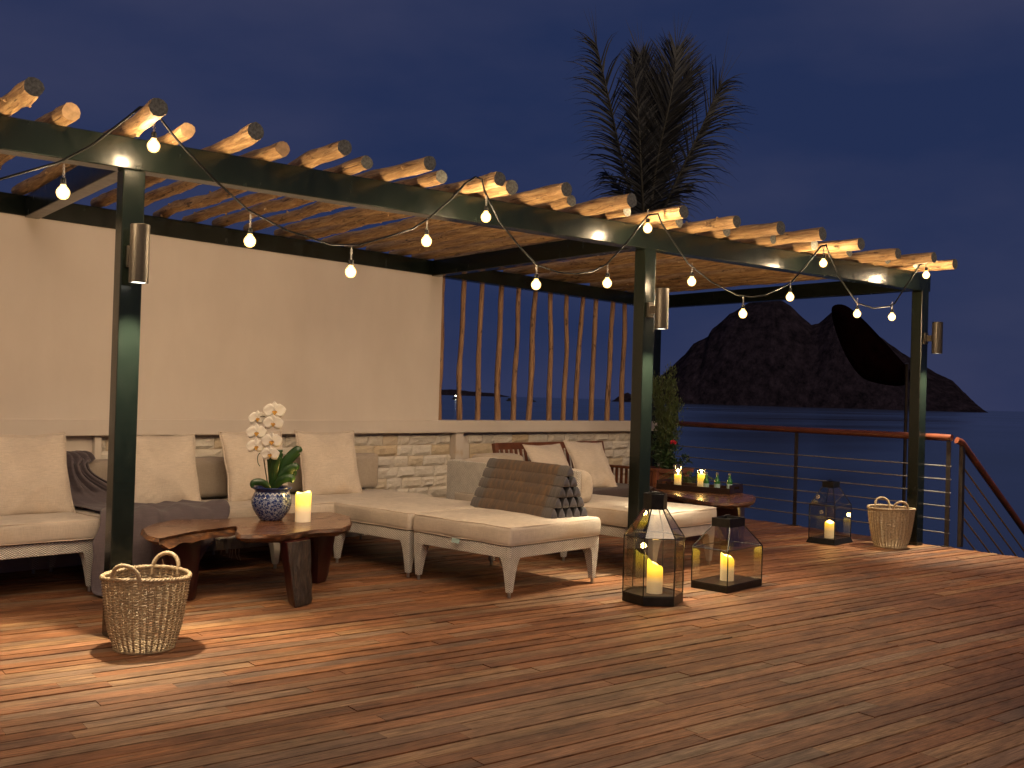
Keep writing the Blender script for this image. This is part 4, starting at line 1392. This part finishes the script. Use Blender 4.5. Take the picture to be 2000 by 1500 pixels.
# ================================================================== lanterns
def pane(mb, q, th=.002):
    a, b, c, d = [Vector(x) for x in q]
    n = (b - a).cross(d - a).normalized() * th / 2
    mb.hull8([a - n, b - n, c - n, d - n], [a + n, b + n, c + n, d + n])
def lantern(loc, rz, label, base, top, h0, h1, h2, h3, capw, flared=False, ring=False):
    """base: corner list at the foot; top: corner list at the throat"""
    t = thing('lantern', label, 'lantern', loc, rz, 'glass candle lanterns on the deck')
    n = len(base)
    B = [Vector((x, y, 0)) for x, y in base]; T = [Vector((x, y, 0)) for x, y in top]
    mb = MB()
    out = 1.12 if flared else 1.0
    mb.add([(b.x * out, b.y * out, 0) for b in B] + [(b.x, b.y, h0) for b in B] , [tuple(reversed(range(n))), tuple(range(n, 2 * n))] + [(k, (k + 1) % n, n + (k + 1) % n, n + k) for k in range(n)])
    mb.build('base', MAT['lantern'], t, bevel=.003)
    mb = MB(); f_ = .0042
    sc = .985
    for k in range(n):
        b, b2, q, q2 = B[k] * sc, B[(k + 1) % n] * sc, T[k], T[(k + 1) % n]
        z = Vector((0, 0, 1))
        mb.tube([b + z * h0, b + z * h1], f_, 6); mb.tube([b + z * h1, q + z * h2], f_, 6)
        mb.tube([b + z * h1, b2 + z * h1], f_ * .9, 6)
        mb.tube([b + z * (h0 + .003), b2 + z * (h0 + .003)], f_ * .9, 6)
    mb.build('frame', MAT['lantern'], t, smooth='auto')
    for k in range(n):
        b, b2, q, q2 = B[k] * sc, B[(k + 1) % n] * sc, T[k], T[(k + 1) % n]
        z = Vector((0, 0, 1))
        mb = MB(); pane(mb, (b + z * h0, b2 + z * h0, b2 + z * h1, b + z * h1)); mb.build('glass_pane', MAT['glass'], t)
        mb = MB(); pane(mb, (b + z * h1, b2 + z * h1, q2 + z * h2, q + z * h2)); mb.build('roof_pane', MAT['glass'], t)
    mb = MB()
    C1 = [q * 1.05 for q in T]
    th_ = .006
    mb.add([(q.x, q.y, h2 - .004) for q in C1] + [(q.x, q.y, h3) for q in C1] + [(q.x * .88, q.y * .88, h3) for q in C1] + [(q.x * .88, q.y * .88, h3 - .02) for q in C1],
           [(k, (k + 1) % n, n + (k + 1) % n, n + k) for k in range(n)] + [(n + k, n + (k + 1) % n, 2 * n + (k + 1) % n, 2 * n + k) for k in range(n)] + [(2 * n + k, 2 * n + (k + 1) % n, 3 * n + (k + 1) % n, 3 * n + k) for k in range(n)] + [tuple(range(3 * n, 4 * n))])
    mb.build('chimney_cap', MAT['lantern'], t, bevel=.0015)
    mb = MB()
    if ring:
        mb.tube([(.05 * math.cos(a), .012 + .0 * math.sin(a), h3 + .004 + .014 * abs(math.sin(a))) for a in [PI * i / 14 for i in range(15)]], .0035, 6)
    else:
        mb.tube([(.045 * math.cos(a), .045 * math.sin(a), h3 + .004) for a in [2 * PI * i / 20 for i in range(20)]], .003, 6, closed=True)
    mb.build('carrying_ring', MAT['lantern'], t, smooth=True)
    return t
hexb = [(.205 * math.cos(2 * PI * k / 6 + R(30)), .205 * math.sin(2 * PI * k / 6 + R(30))) for k in range(6)]
hexb = [(.208 * math.cos(2 * PI * k / 6), .208 * math.sin(2 * PI * k / 6)) for k in range(6)]
hext = [(.078 * math.cos(2 * PI * k / 6), .078 * math.sin(2 * PI * k / 6)) for k in range(6)]
lanA = (3.36, -2.985, 0)
lantern(lanA, R(-33), 'tall hexagonal glass lantern, nearest of all, with a slant-topped candle', hexb, hext, .058, .440, .626, .726, .15)
candle((3.355, -3.005, .059), 'lit slant-topped candle inside the tall hexagonal lantern', .225, .053, .24, R(150), power=3.2)
def rect(a, b): return [(-a / 2, -b / 2), (a / 2, -b / 2), (a / 2, b / 2), (-a / 2, b / 2)]
cB = w2(3.665, 3.58)
lantern(tuple(cB), ANG, 'wide rectangular glass lantern with a pyramid top, in the middle of the three', rect(.50, .30), rect(.205, .145), .045, .298, .449, .508, .2, ring=True)
candle((cB.x, cB.y, .046), 'lit candle behind the corner bar of the wide rectangular lantern', .20, .050, .20, R(130), power=3.0)
cC = w2(6.69, 2.955)
lantern(tuple(cC), ANG, 'small far lantern with a flared foot, near the right basket', rect(.37, .27), rect(.14, .11), .045, .372, .546, .600, .15, flared=True, ring=True)
candle((cC.x - .03, cC.y - .02, .046), 'lit candle inside the small far lantern by the railing', .165, .050, .10, R(30), power=3.0)

# ================================================================== teak bench
bt = thing('teak_bench', 'slatted teak bench with a dark mattress, against the stone wall', 'bench', tuple(w2(5.48, .75)), ANG)
def bar(mb, a, b, w, d):
    a, b = Vector(a), Vector(b); v = (b - a); up = Vector((0, 0, 1)) if abs(v.normalized().z) < .8 else Vector((0, 1, 0))
    s_ = v.cross(up).normalized() * w / 2; u_ = s_.cross(v).normalized() * d / 2
    mb.hull8([a - s_ - u_, a + s_ - u_, a + s_ + u_, a - s_ + u_], [b - s_ - u_, b + s_ - u_, b + s_ + u_, b - s_ + u_])
for x in (-.88, .02, .88):
    mb = MB(); bar(mb, (x, .30, .36), (x, .42, .87), .05, .045); mb.build('back_post', MAT['teak'], bt, bevel=.004)
for x0, x1 in ((-.855, -.005), (.045, .855)):
    mb = MB(); bar(mb, (x0, .41, .84), (x1, .41, .84), .03, .07); mb.build('top_rail', MAT['teak'], bt, bevel=.004)
    mb = MB(); bar(mb, (x0, .325, .50), (x1, .325, .50), .03, .05); mb.build('lower_rail', MAT['teak'], bt, bevel=.004)
    k = 0; xx = x0 + .06
    mb = MB()
    while xx < x1 - .04:
        bar(mb, (xx, .335, .52), (xx, .402, .81), .03, .014); xx += .072
    mb.build('back_slats', MAT['teak'], bt)
for sg in (-1, 1):
    mb = MB(); bar(mb, (sg * .885, -.34, 0), (sg * .885, -.34, .585), .05, .05); mb.build('front_leg', MAT['teak'], bt, bevel=.004)
    mb = MB(); bar(mb, (sg * .885, .30, 0), (sg * .885, .30, .36), .05, .05); mb.build('rear_leg', MAT['teak'], bt, bevel=.004)
    mb = MB(); bar(mb, (sg * .885, -.38, .60), (sg * .885, .345, .60), .065, .028); mb.build('armrest', MAT['teak'], bt, bevel=.005)
    mb = MB()
    for k in range(9):
        yy = -.28 + k * .066
        bar(mb, (sg * .885, yy, .30), (sg * .885, yy, .588), .014, .032)
    mb.build('arm_slats', MAT['teak'], bt)
mb = MB(); mb.box((0, -.33, .285), (1.72, .035, .07)); mb.box((0, .27, .285), (1.72, .035, .07)); mb.box((-.885, -.03, .285), (.034, .55, .07)); mb.box((.885, -.03, .285), (.034, .55, .07)); mb.box((0, -.03, .312), (1.70, .55, .014)); mb.build('seat_frame', MAT['teak'], bt, bevel=.003)
mb = MB(); rbox(mb, (0, -.04, .372), (1.70, .64, .10), .03, (14, 6, 2), .01, wob=.006, seed=60); mb.build('mattress', MAT['darkmat'], bt, smooth=True, weld=.0002)
g2 = 'cream pillows on the teak bench'
pillow(4.98, .78, .43, .60, .54, .17, R(32), R(2), 'cream pillow on the left half of the teak bench', 21, g2)
pillow(5.60, .80, .42, .58, .58, .17, R(32), R(-4), 'cream pillow on the right half of the teak bench', 27, g2, roll=R(4))

# ================================================================== far slab table with tray
st = thing('side_table', 'dark slab table by the railing, carrying the candle tray', 'table', tuple(w2(5.8, 1.9)), ANG)
o2 = [(5.897, 1.379), (5.45, 1.85), (5.18, 2.32), (5.057, 2.60), (5.20, 2.76), (5.52, 2.74), (5.80, 2.60), (6.04, 2.47), (6.25, 2.18), (6.475, 2.033), (6.56, 1.70), (6.529, 1.30), (6.25, 1.18)]
slab('tabletop', [(s - 5.8, 1.9 - t) for s, t in o2], .395, .45, st, 8)
def L3(s, t): return (s - 5.8, 1.9 - t)
block_leg(st, [L3(5.62, 2.58), L3(5.82, 2.50), L3(5.76, 2.32), L3(5.55, 2.38)], [L3(5.52, 2.60), L3(5.88, 2.48), L3(5.80, 2.24), L3(5.48, 2.34)], .402, False, 12)
block_leg(st, [L3(6.18, 1.60), L3(6.36, 1.54), L3(6.33, 1.38), L3(6.15, 1.42)], [L3(6.13, 1.66), L3(6.42, 1.56), L3(6.38, 1.33), L3(6.1, 1.38)], .402, False, 14)
block_leg(st, [L3(5.50, 2.02), L3(5.66, 1.98), L3(5.62, 1.84), L3(5.46, 1.88)], [L3(5.43, 2.06), L3(5.72, 2.0), L3(5.68, 1.78), L3(5.4, 1.84)], .402, False, 16)
trc = w2(6.02, 1.86, .451)
tr_ = thing('serving_tray', 'dark wooden tray with raised ends on the far slab table', 'tray', tuple(trc), ANG + R(-82))
mb = MB(); mb.box((0, 0, .008), (.80, .34, .014)); mb.build('tray_floor', MAT['tray'], tr_)
mb = MB()
for sg in (-1, 1):
    mb.box((0, sg * .165, .036), (.80, .012, .042))
mb.build('tray_side', MAT['tray'], tr_, bevel=.002)
for sg in (-1, 1):
    mb = MB(); mb.box((sg * .394, 0, .026), (.012, .318, .026)); mb.box((sg * .394, 0, .078), (.012, .318, .022)); mb.box((sg * .394, -.11, .053), (.012, .098, .030)); mb.box((sg * .394, .11, .053), (.012, .098, .030))
    mb.build('tray_end', MAT['tray'], tr_)
def tray_pt(a, b, z=.016):
    c, s_ = math.cos(ANG + R(-82)), math.sin(ANG + R(-82))
    return (trc.x + a * c - b * s_, trc.y + a * s_ + b * c, trc.z + z)
def hurricane(loc, label, h, r):
    t = thing('hurricane_glass', label, 'candle glass', loc, 0, 'hurricane glasses on the tray')
    MB().lathe([(r * .3, .002), (r, .002), (r, h), (r - .003, h), (r - .003, .006), (r * .3, .006)], 26, cap0=False, cap1=False).build('cylinder', MAT['clear'], t, smooth='auto')
    return t
pA, pB = tray_pt(-.23, -.02), tray_pt(.01, .02)
hurricane(pA, 'taller clear hurricane glass at the left end of the tray', .235, .046)
candle((pA[0], pA[1], pA[2] + .007), 'lit short candle inside the taller hurricane glass on the tray', .125, .036, 0, 0, 'candle_s', 2.2)
hurricane(pB, 'shorter clear hurricane glass beside the green bottles', .19, .046)
candle((pB[0], pB[1], pB[2] + .007), 'lit candle inside the shorter hurricane glass, beside the bottles', .145, .036, 0, 0, 'candle_s', 2.2)
def bottle(loc, label):
    t = thing('bottle', label, 'bottle', loc, 0, 'small green bottles on the tray')
    MB().lathe([(.001, 0), (.028, 0), (.029, .005), (.029, .085), (.026, .100), (.014, .125), (.0115, .135), (.0115, .165), (.001, .166)], 20, cap0=False, cap1=False).build('glass_body', MAT['greenglass'], t, smooth=True)
    MB().lathe([(.0294, .025), (.0294, .070)], 20, cap0=False, cap1=False).build('paper_label', MAT['label'], t, smooth=True)
    MB().lathe([(.013, .158), (.0135, .163), (.0135, .174), (.010, .178)], 14).build('cap', MAT['steel'], t, smooth='auto')
bottle(tray_pt(.10, -.06), 'green bottle right in front of the shorter hurricane glass')
bottle(tray_pt(.20, -.02), 'middle one of the three green bottles on the tray')
bottle(tray_pt(.30, .06), 'rightmost green bottle on the tray, by its raised end')

# ================================================================== plants by the wall end
pl = thing('planter', 'terracotta planter behind the bench at the end of the wall', 'planter', tuple(w2(7.55, .42)), ANG)
mb = MB()
mb.hull8([(-.17, -.17, 0), (.17, -.17, 0), (.17, .17, 0), (-.17, .17, 0)], [(-.22, -.22, .50), (.22, -.22, .50), (.22, .22, .50), (-.22, .22, .50)])
mb.build('pot_body', MAT['terracotta'], pl, bevel=.01)
mb = MB()
for a, b, c, d in ((0, -.228, .50, .05), (0, .228, .50, .05)): mb.box((a, b, .515), (.50, .045, .05))
for a in (-.228, .228): mb.box((a, 0, .515), (.045, .411, .05))
mb.build('pot_rim', MAT['terracotta'], pl, bevel=.004)
mb = MB(); mb.box((0, 0, .497), (.40, .40, .02)); mb.build('soil', MAT['soil'], pl)
def leafcloud(n, fn, size, mb=None, asp=.35, mi=0, up=.3):
    mb = mb or MB()
    for _ in range(n):
        c, d = fn()
        L = size * rnd.uniform(.6, 1.35)
        d = (d + Vector((rnd.uniform(-.8, .8), rnd.uniform(-.8, .8), rnd.uniform(-.5, .8) + up))).normalized()
        s_ = d.cross(Vector((rnd.uniform(-1, 1), rnd.uniform(-1, 1), rnd.uniform(-1, 1)))).normalized() * L * asp / 2
        nrm = s_.cross(d).normalized() * L * .08
        a = c; m1 = c + d * L * .45
        mb.add([a, m1 + s_ + nrm, c + d * L - nrm, m1 - s_ + nrm], [(0, 1, 2), (0, 2, 3)], mi)
    return mb
shr = thing('shrub', 'tall columnar shrub rising above the terracotta planter', 'shrub', tuple(w2(7.55, .42, .50)), ANG)
bz = []
def br(base, tip, r0, mb):
    mid = (Vector(base) + Vector(tip)) / 2 + Vector((rnd.uniform(-.05, .05), rnd.uniform(-.05, .05), 0))
    p = smooth_path([base, mid, tip], 5); mb.tube(p, [lerp(r0, .002, i / (len(p) - 1)) for i in range(len(p))], 6); return p
mb = MB(); stems = []
for k in range(16):
    a = rnd.random() * 2 * PI; rr = rnd.uniform(.02, .19)
    top = rnd.uniform(.85, 1.36) * (1 - rr * .9)
    stems.append(br((rnd.uniform(-.04, .04), rnd.uniform(-.04, .04), 0), (rr * math.cos(a), rr * math.sin(a), top), .008, mb))
mb.build('branches', MAT['stem'], shr, smooth=True)
def fcol():
    st_ = rnd.choice(stems); f = rnd.uniform(.42, 1)
    q = st_[int(f * (len(st_) - 1))]
    return q + Vector((rnd.gauss(0, .035), rnd.gauss(0, .035), rnd.gauss(0, .04))), Vector((q.x * 1.5, q.y * 1.5, 1.0)).normalized()
leafcloud(3600, fcol, .045, None, .30, 0, .5).build('foliage', MAT['leaf2'], shr)
def fsp():
    st_ = rnd.choice(stems); q = st_[int(rnd.uniform(.22, .5) * (len(st_) - 1))]
    return q + Vector((rnd.gauss(0, .05), rnd.gauss(0, .05), rnd.gauss(0, .03))), Vector((q.x, q.y, .5))
leafcloud(1200, fsp, .045, None, .34, 0, .1).build('lower_foliage', MAT['leaf'], shr)
fp = thing('flowering_plant', 'bushy plant with a single red bloom beside the shrub in the planter', 'plant', tuple(w2(7.48, .52, .50)), ANG)
mb = MB(); st2 = []
for k in range(18):
    a = rnd.random() * 2 * PI; rr = rnd.uniform(.05, .24)
    st2.append(br((0, 0, 0), (rr * math.cos(a), rr * math.sin(a), rnd.uniform(.12, .42)), .005, mb))
mb.build('branches', MAT['stem'], fp, smooth=True)
def ff():
    s_ = rnd.choice(st2); q = s_[int(rnd.uniform(.3, 1) * (len(s_) - 1))]
    return q + Vector((rnd.gauss(0, .03), rnd.gauss(0, .03), rnd.gauss(0, .03))), Vector((q.x, q.y, .1))
leafcloud(900, ff, .065, None, .36, 0, .0).build('foliage', MAT['leaf'], fp)
mb = MB()
fc = Vector((-.10, -.12, .36))
for k in range(26):
    a = rnd.random() * 2 * PI; b = rnd.uniform(-.5, 1)
    d = Vector((math.cos(a), math.sin(a), b)).normalized(); s_ = d.orthogonal().normalized() * .016
    mb.add([fc + d * .008, fc + d * .03 + s_, fc + d * .042, fc + d * .03 - s_], [(0, 1, 2, 3)])
mb.build('bloom', MAT['redflower'], fp)
fe = thing('fern', 'low yellow-green bushy plant behind the candle tray', 'plant', tuple(w2(7.15, 1.0, 0)), ANG)
MB().lathe([(.001, 0), (.11, 0), (.15, .26), (.165, .27), (.165, .30), (.145, .30), (.13, .27), (.001, .27)], 24, cap0=False, cap1=False).build('pot', MAT['terracotta'], fe, smooth='auto')
mb = MB()
for k in range(46):
    a = rnd.random() * 2 * PI; L = rnd.uniform(.20, .42); el = rnd.uniform(.3, 1.25)
    hd = Vector((math.cos(a), math.sin(a), 0))
    p = smooth_path([Vector((0, 0, .28)), Vector((0, 0, .28)) + hd * L * .45 * math.cos(el * .7) + Vector((0, 0, L * .75 * math.sin(el))), Vector((0, 0, .28)) + hd * L * math.cos(el * .6) + Vector((0, 0, L * .7 * math.sin(el) - .05))], 7)
    mb.tube(p, .002, 4)
    for i in range(2, len(p)):
        d = (p[i] - p[i - 1]).normalized(); s_ = d.cross(Vector((0, 0, 1))).normalized()
        for sg in (-1, 1):
            l_ = .05 * (1.15 - i / len(p)); c = p[i]
            mb.add([c, c + s_ * sg * l_ * .5 + d * .014, c + s_ * sg * l_ + Vector((0, 0, -.01)), c + s_ * sg * l_ * .5 - d * .010], [(0, 1, 2, 3)])
mb.build('fronds', MAT['leaf2'], fe)

# ================================================================== railing and stairs
rl = thing('railing', 'deck railing with a varnished wooden handrail and thin metal rods towards the sea', 'railing', (7.93, 0, 0))
YA, YB = 1.30, -2.50
mb = MB(); mb.tube([(0, YA, 1.07), (0, YB, 1.07)], .034, 14); mb.build('handrail', MAT['handrail'], rl, smooth='auto')
for y_ in (1.25, -.66, -2.47):
    mb = MB(); mb.box((0, y_, .52), (.012, .045, 1.03)); mb.box((0, y_, .004), (.06, .09, .008)); mb.build('post', MAT['railmetal'], rl, bevel=.002)
for z_ in (.79, .66, .53, .395, .265, .135):
    MB().tube([(0, YA, z_), (0, YB, z_)], .0065, 8).build('rod', MAT['rod'], rl, smooth=True)
sr = thing('stair_rail', 'sloping stair railing descending beside the deck corner at the right edge', 'railing', (7.95, -2.56, 0))
dv = Vector((1.455, 0, -1.05))
def dn(x, z, f): return Vector((x, 0, z)) + dv * f
mb = MB(); mb.tube([Vector((.0, .02, 1.05)), Vector((.05, 0, 1.03)), dn(.05, 1.03, 2.2)], .033, 14); mb.build('handrail', MAT['handrail'], sr, smooth='auto')
mb = MB(); mb.box((.07, 0, .50), (.045, .04, .99)); mb.build('post', MAT['railmetal'], sr, bevel=.002)
for f in (1.0, 2.05):
    p = dn(.07, -.02, f); mb = MB(); mb.box((p.x, 0, p.z + .50), (.045, .04, .97)); mb.build('post', MAT['railmetal'], sr, bevel=.002)
for k in range(5):
    z_ = .80 - k * .16
    MB().tube([dn(.07, z_, 0), dn(.07, z_, 2.05)], .0085, 8).build('rod', MAT['brass'], sr, smooth=True)
stt = MB()
for k in range(14):
    stt.box((8.10 + k * .27, -3.25, -.17 - k * .19), (.29, 1.3, .05))
tag(stt.build('stairs', MAT['under']), kind='structure')

# ================================================================== palm
pm = thing('palm_tree', 'coconut palm with feathery upright fronds, dark against the sky behind the pergola', 'palm tree', (9.58, 3.45, -3.0))
tp = smooth_path([(0, 0, 0), (.12, .1, 2.2), (.05, .0, 4.6), (0, 0, 7.05)], 8)
MB().tube(tp, [lerp(.19, .11, i / (len(tp) - 1)) * (1 + .05 * (i % 2)) for i in range(len(tp))], 14).build('trunk', MAT['trunk'], pm, smooth=True)
Vr = Vector((.793, -.608, 0)); Vb = Vector((.608, .793, 0))
def PF(a, z, d=0): return Vr * a + Vb * d + Vector((0, 0, z + 7.0))
def frond(pts, lmax, n, seed, droop=.4, w=.020, side=(1, 1), tipn=0):
    rr = random.Random(seed)
    p = smooth_path(pts, 12)
    mb = MB(); mb.tube(p, [lerp(.026, .005, i / (len(p) - 1)) for i in range(len(p))], 6)
    ln = len(p) - 1
    lv = MB()
    for k in range(n):
        f = .10 + .90 * k / n
        i = min(ln - 1, int(f * ln)); q = p[i].lerp(p[i + 1], f * ln - i)
        d = (p[i + 1] - p[i]).normalized()
        for sg, on in ((-1, side[0]), (1, side[1])):
            if not on or rr.random() > on: continue
            L = lmax * (math.sin(PI * (.12 + .80 * f)) ** .6) * rr.uniform(.75, 1.12)
            out = (Vr * sg * rr.uniform(.75, 1.0) + Vb * rr.uniform(-.55, .55))
            out = (out - d * out.dot(d)).normalized()
            dirn = (out * lerp(.82, .42, f) + d * lerp(.5, 1.0, f)).normalized()
            seg = 5; pts_ = [q]; dcur = dirn.copy(); dr = droop * rr.uniform(.5, 1.4)
            for s_ in range(seg):
                dcur = (dcur + Vector((0, 0, -dr * (s_ + .6) / seg * .55)) + Vector((rr.uniform(-.06, .06), rr.uniform(-.06, .06), 0))).normalized()
                pts_.append(pts_[-1] + dcur * L / seg)
            wd = dirn.cross(Vb + Vector((rr.uniform(-.5, .5), rr.uniform(-.5, .5), rr.uniform(-.5, .5)))).normalized()
            vs = []
            for s_, pp in enumerate(pts_):
                ww = w * (1 - (s_ / seg) ** 1.5) * .5 + .0015
                vs += [pp - wd * ww, pp + wd * ww]
            lv.add(vs, [(2 * s_, 2 * s_ + 1, 2 * s_ + 3, 2 * s_ + 2) for s_ in range(seg)])
    for k in range(tipn):
        d = (p[-1] - p[-3]).normalized() + Vr * rr.uniform(-.25, .25)
        q = p[-1]
        L = lmax * rr.uniform(.6, 1.1)
        lv.add([q - Vr * .006, q + Vr * .006, q + d.normalized() * L], [(0, 1, 2)])
    return mb, lv
FR = [
    ([PF(0, -.1), PF(.10, 1.0, -.1), PF(.28, 2.0, -.15), PF(.38, 2.75, .1)], .86, 170, 1, .16, .018, (1, 1), 8),
    ([PF(-.02, -.1), PF(.02, 1.0, .2), PF(-.05, 2.0, .3), PF(-.14, 2.72, .4)], .70, 160, 2, .18, .020, (1, 1), 8),
    ([PF(-.08, -.1), PF(-.38, .9, .1), PF(-.62, 1.9, .1), PF(-.86, 2.82, .1)], .86, 92, 3, .95, .020, (1, .35), 5),
    ([PF(.08, -.1), PF(.42, .75, -.1), (PF(.75, 1.5, -.1)), PF(1.02, 2.18, -.1)], .92, 90, 4, 1.05, .020, (.25, 1), 4),
    ([PF(0, -.1), PF(.16, .9, .3), PF(.42, 1.9, .4), PF(.66, 2.55, .5)], .60, 130, 5, .25, .018, (1, 1), 6),
    ([PF(-.05, -.1), PF(-.15, .8, -.2), PF(-.22, 1.7, -.2), PF(-.30, 2.4, -.1)], .52, 120, 6, .3, .018, (1, 1), 3),
    ([PF(0, -.2), PF(-.25, .35, .3), PF(-.45, .75, .5), PF(-.6, 1.0, .8)], .46, 50, 7, .9, .018, (1, .6), 2),
    ([PF(0, -.2), PF(.25, .30, .3), PF(.5, .65, .5), PF(.72, .85, .8)], .46, 50, 8, .9, .018, (.6, 1), 2),
    ([PF(0, -.1), PF(.05, .9, .0), PF(.12, 1.6, .0), PF(.10, 2.3, .0)], .58, 140, 9, .25, .022, (1, 1), 2),
]
for a in FR:
    mb, lv = frond(*a)
    o_ = mb.build('frond', MAT['rachis'], pm, smooth=True)
    lv.build('leaflets', MAT['palm'], o_)

# ================================================================== tilted dark canopy beyond the railing
cv = thing('tilted_canopy', 'rounded dark maroon canopy tilted in front of the hillside, beyond the railing', 'parasol', (9.9, -.62, -2.9))
ctr = Vector((9.72, -.40, 2.10)) - Vector((9.9, -.62, -2.9))
axr = Vector((.78, -.60, -.16)).normalized(); axu = Vector((-.10, .05, 1)).normalized()
axn = axr.cross(axu).normalized()
# outline (right, up) in metres
OUT = [(-.46, .42), (-.30, .46), (-.10, .34), (.12, .14), (.30, -.04), (.47, -.22), (.46, -.34), (.32, -.43), (.06, -.45), (-.16, -.41), (-.32, -.22), (-.43, .05), (-.48, .28)]
mb = MB(); pts = []
for i in range(len(OUT)):
    p0, p1, p2, p3 = [Vector((*OUT[(i + k) % len(OUT)], 0)) for k in (-1, 0, 1, 2)]
    for k in range(4):
        t = k / 4
        pts.append(.5 * ((2 * p1) + (p2 - p0) * t + (2 * p0 - 5 * p1 + 4 * p2 - p3) * t * t + (3 * p1 - p0 - 3 * p2 + p3) * t ** 3))
n = len(pts); cen = Vector((0, -.05, 0)); vs = []
for k in range(6):
    f = 1 - k / 6
    for q in pts:
        v = cen + (q - cen) * f
        vs.append(ctr + axr * v.x + axu * v.y + axn * (.20 * (1 - f * f)))
fs = [(k * n + i, k * n + (i + 1) % n, (k + 1) * n + (i + 1) % n, (k + 1) * n + i) for k in range(5) for i in range(n)] + [tuple(5 * n + i for i in range(n))]
mb.add(vs, fs)
o = mb.build('canvas', MAT['canopy'], cv, smooth=True)
sm = o.modifiers.new('thick', 'SOLIDIFY'); sm.thickness = .012
mb = MB(); mb.tube([(.11, -.09, 0), (.11, -.09, 4.5), ctr + Vector((.30, -.22, -.2)) + axn * .2], .022, 10); mb.build('pole', MAT['railmetal'], cv, smooth='auto')

# ================================================================== boats
def boat(loc, label, L, lamp=False, rz=0):
    t = thing('boat', label, 'boat', loc, rz, 'fishing boats far out on the sea')
    mb = MB(); h = L * .10
    mb.hull8([(-L * .42, -L * .08, -.3), (L * .40, -L * .06, -.3), (L * .40, L * .06, -.3), (-L * .42, L * .08, -.3)], [(-L * .5, -L * .11, h), (L * .5, -L * .03, h * 1.5), (L * .5, L * .03, h * 1.5), (-L * .5, L * .11, h)])
    mb.build('hull', MAT['boat'], t)
    mb = MB(); mb.box((-L * .12, 0, h * 1.9), (L * .42, L * .12, h * 1.6)); mb.tube([(L * .1, 0, h), (L * .1, 0, h * 4.2)], .12, 6); mb.build('cabin', MAT['boat'], t)
    if lamp:
        MB().lathe([(.1, -.5), (.55, -.2), (.55, .2), (.1, .5)], 10, (0, 0, h * 4.6)).build('lamp', MAT['boatlamp'], t)
    return t
boat((728, 945, -3.9), 'small dark fishing boat between the fourth and fifth poles', 12, rz=R(-38))
boat((748, 929, -3.9), 'smaller dark boat just right of the fifth pole', 7, rz=R(-38))
boat((677, 984, -3.9), 'far boat with one bright lamp next to the first pole', 9, True, rz=R(-38))
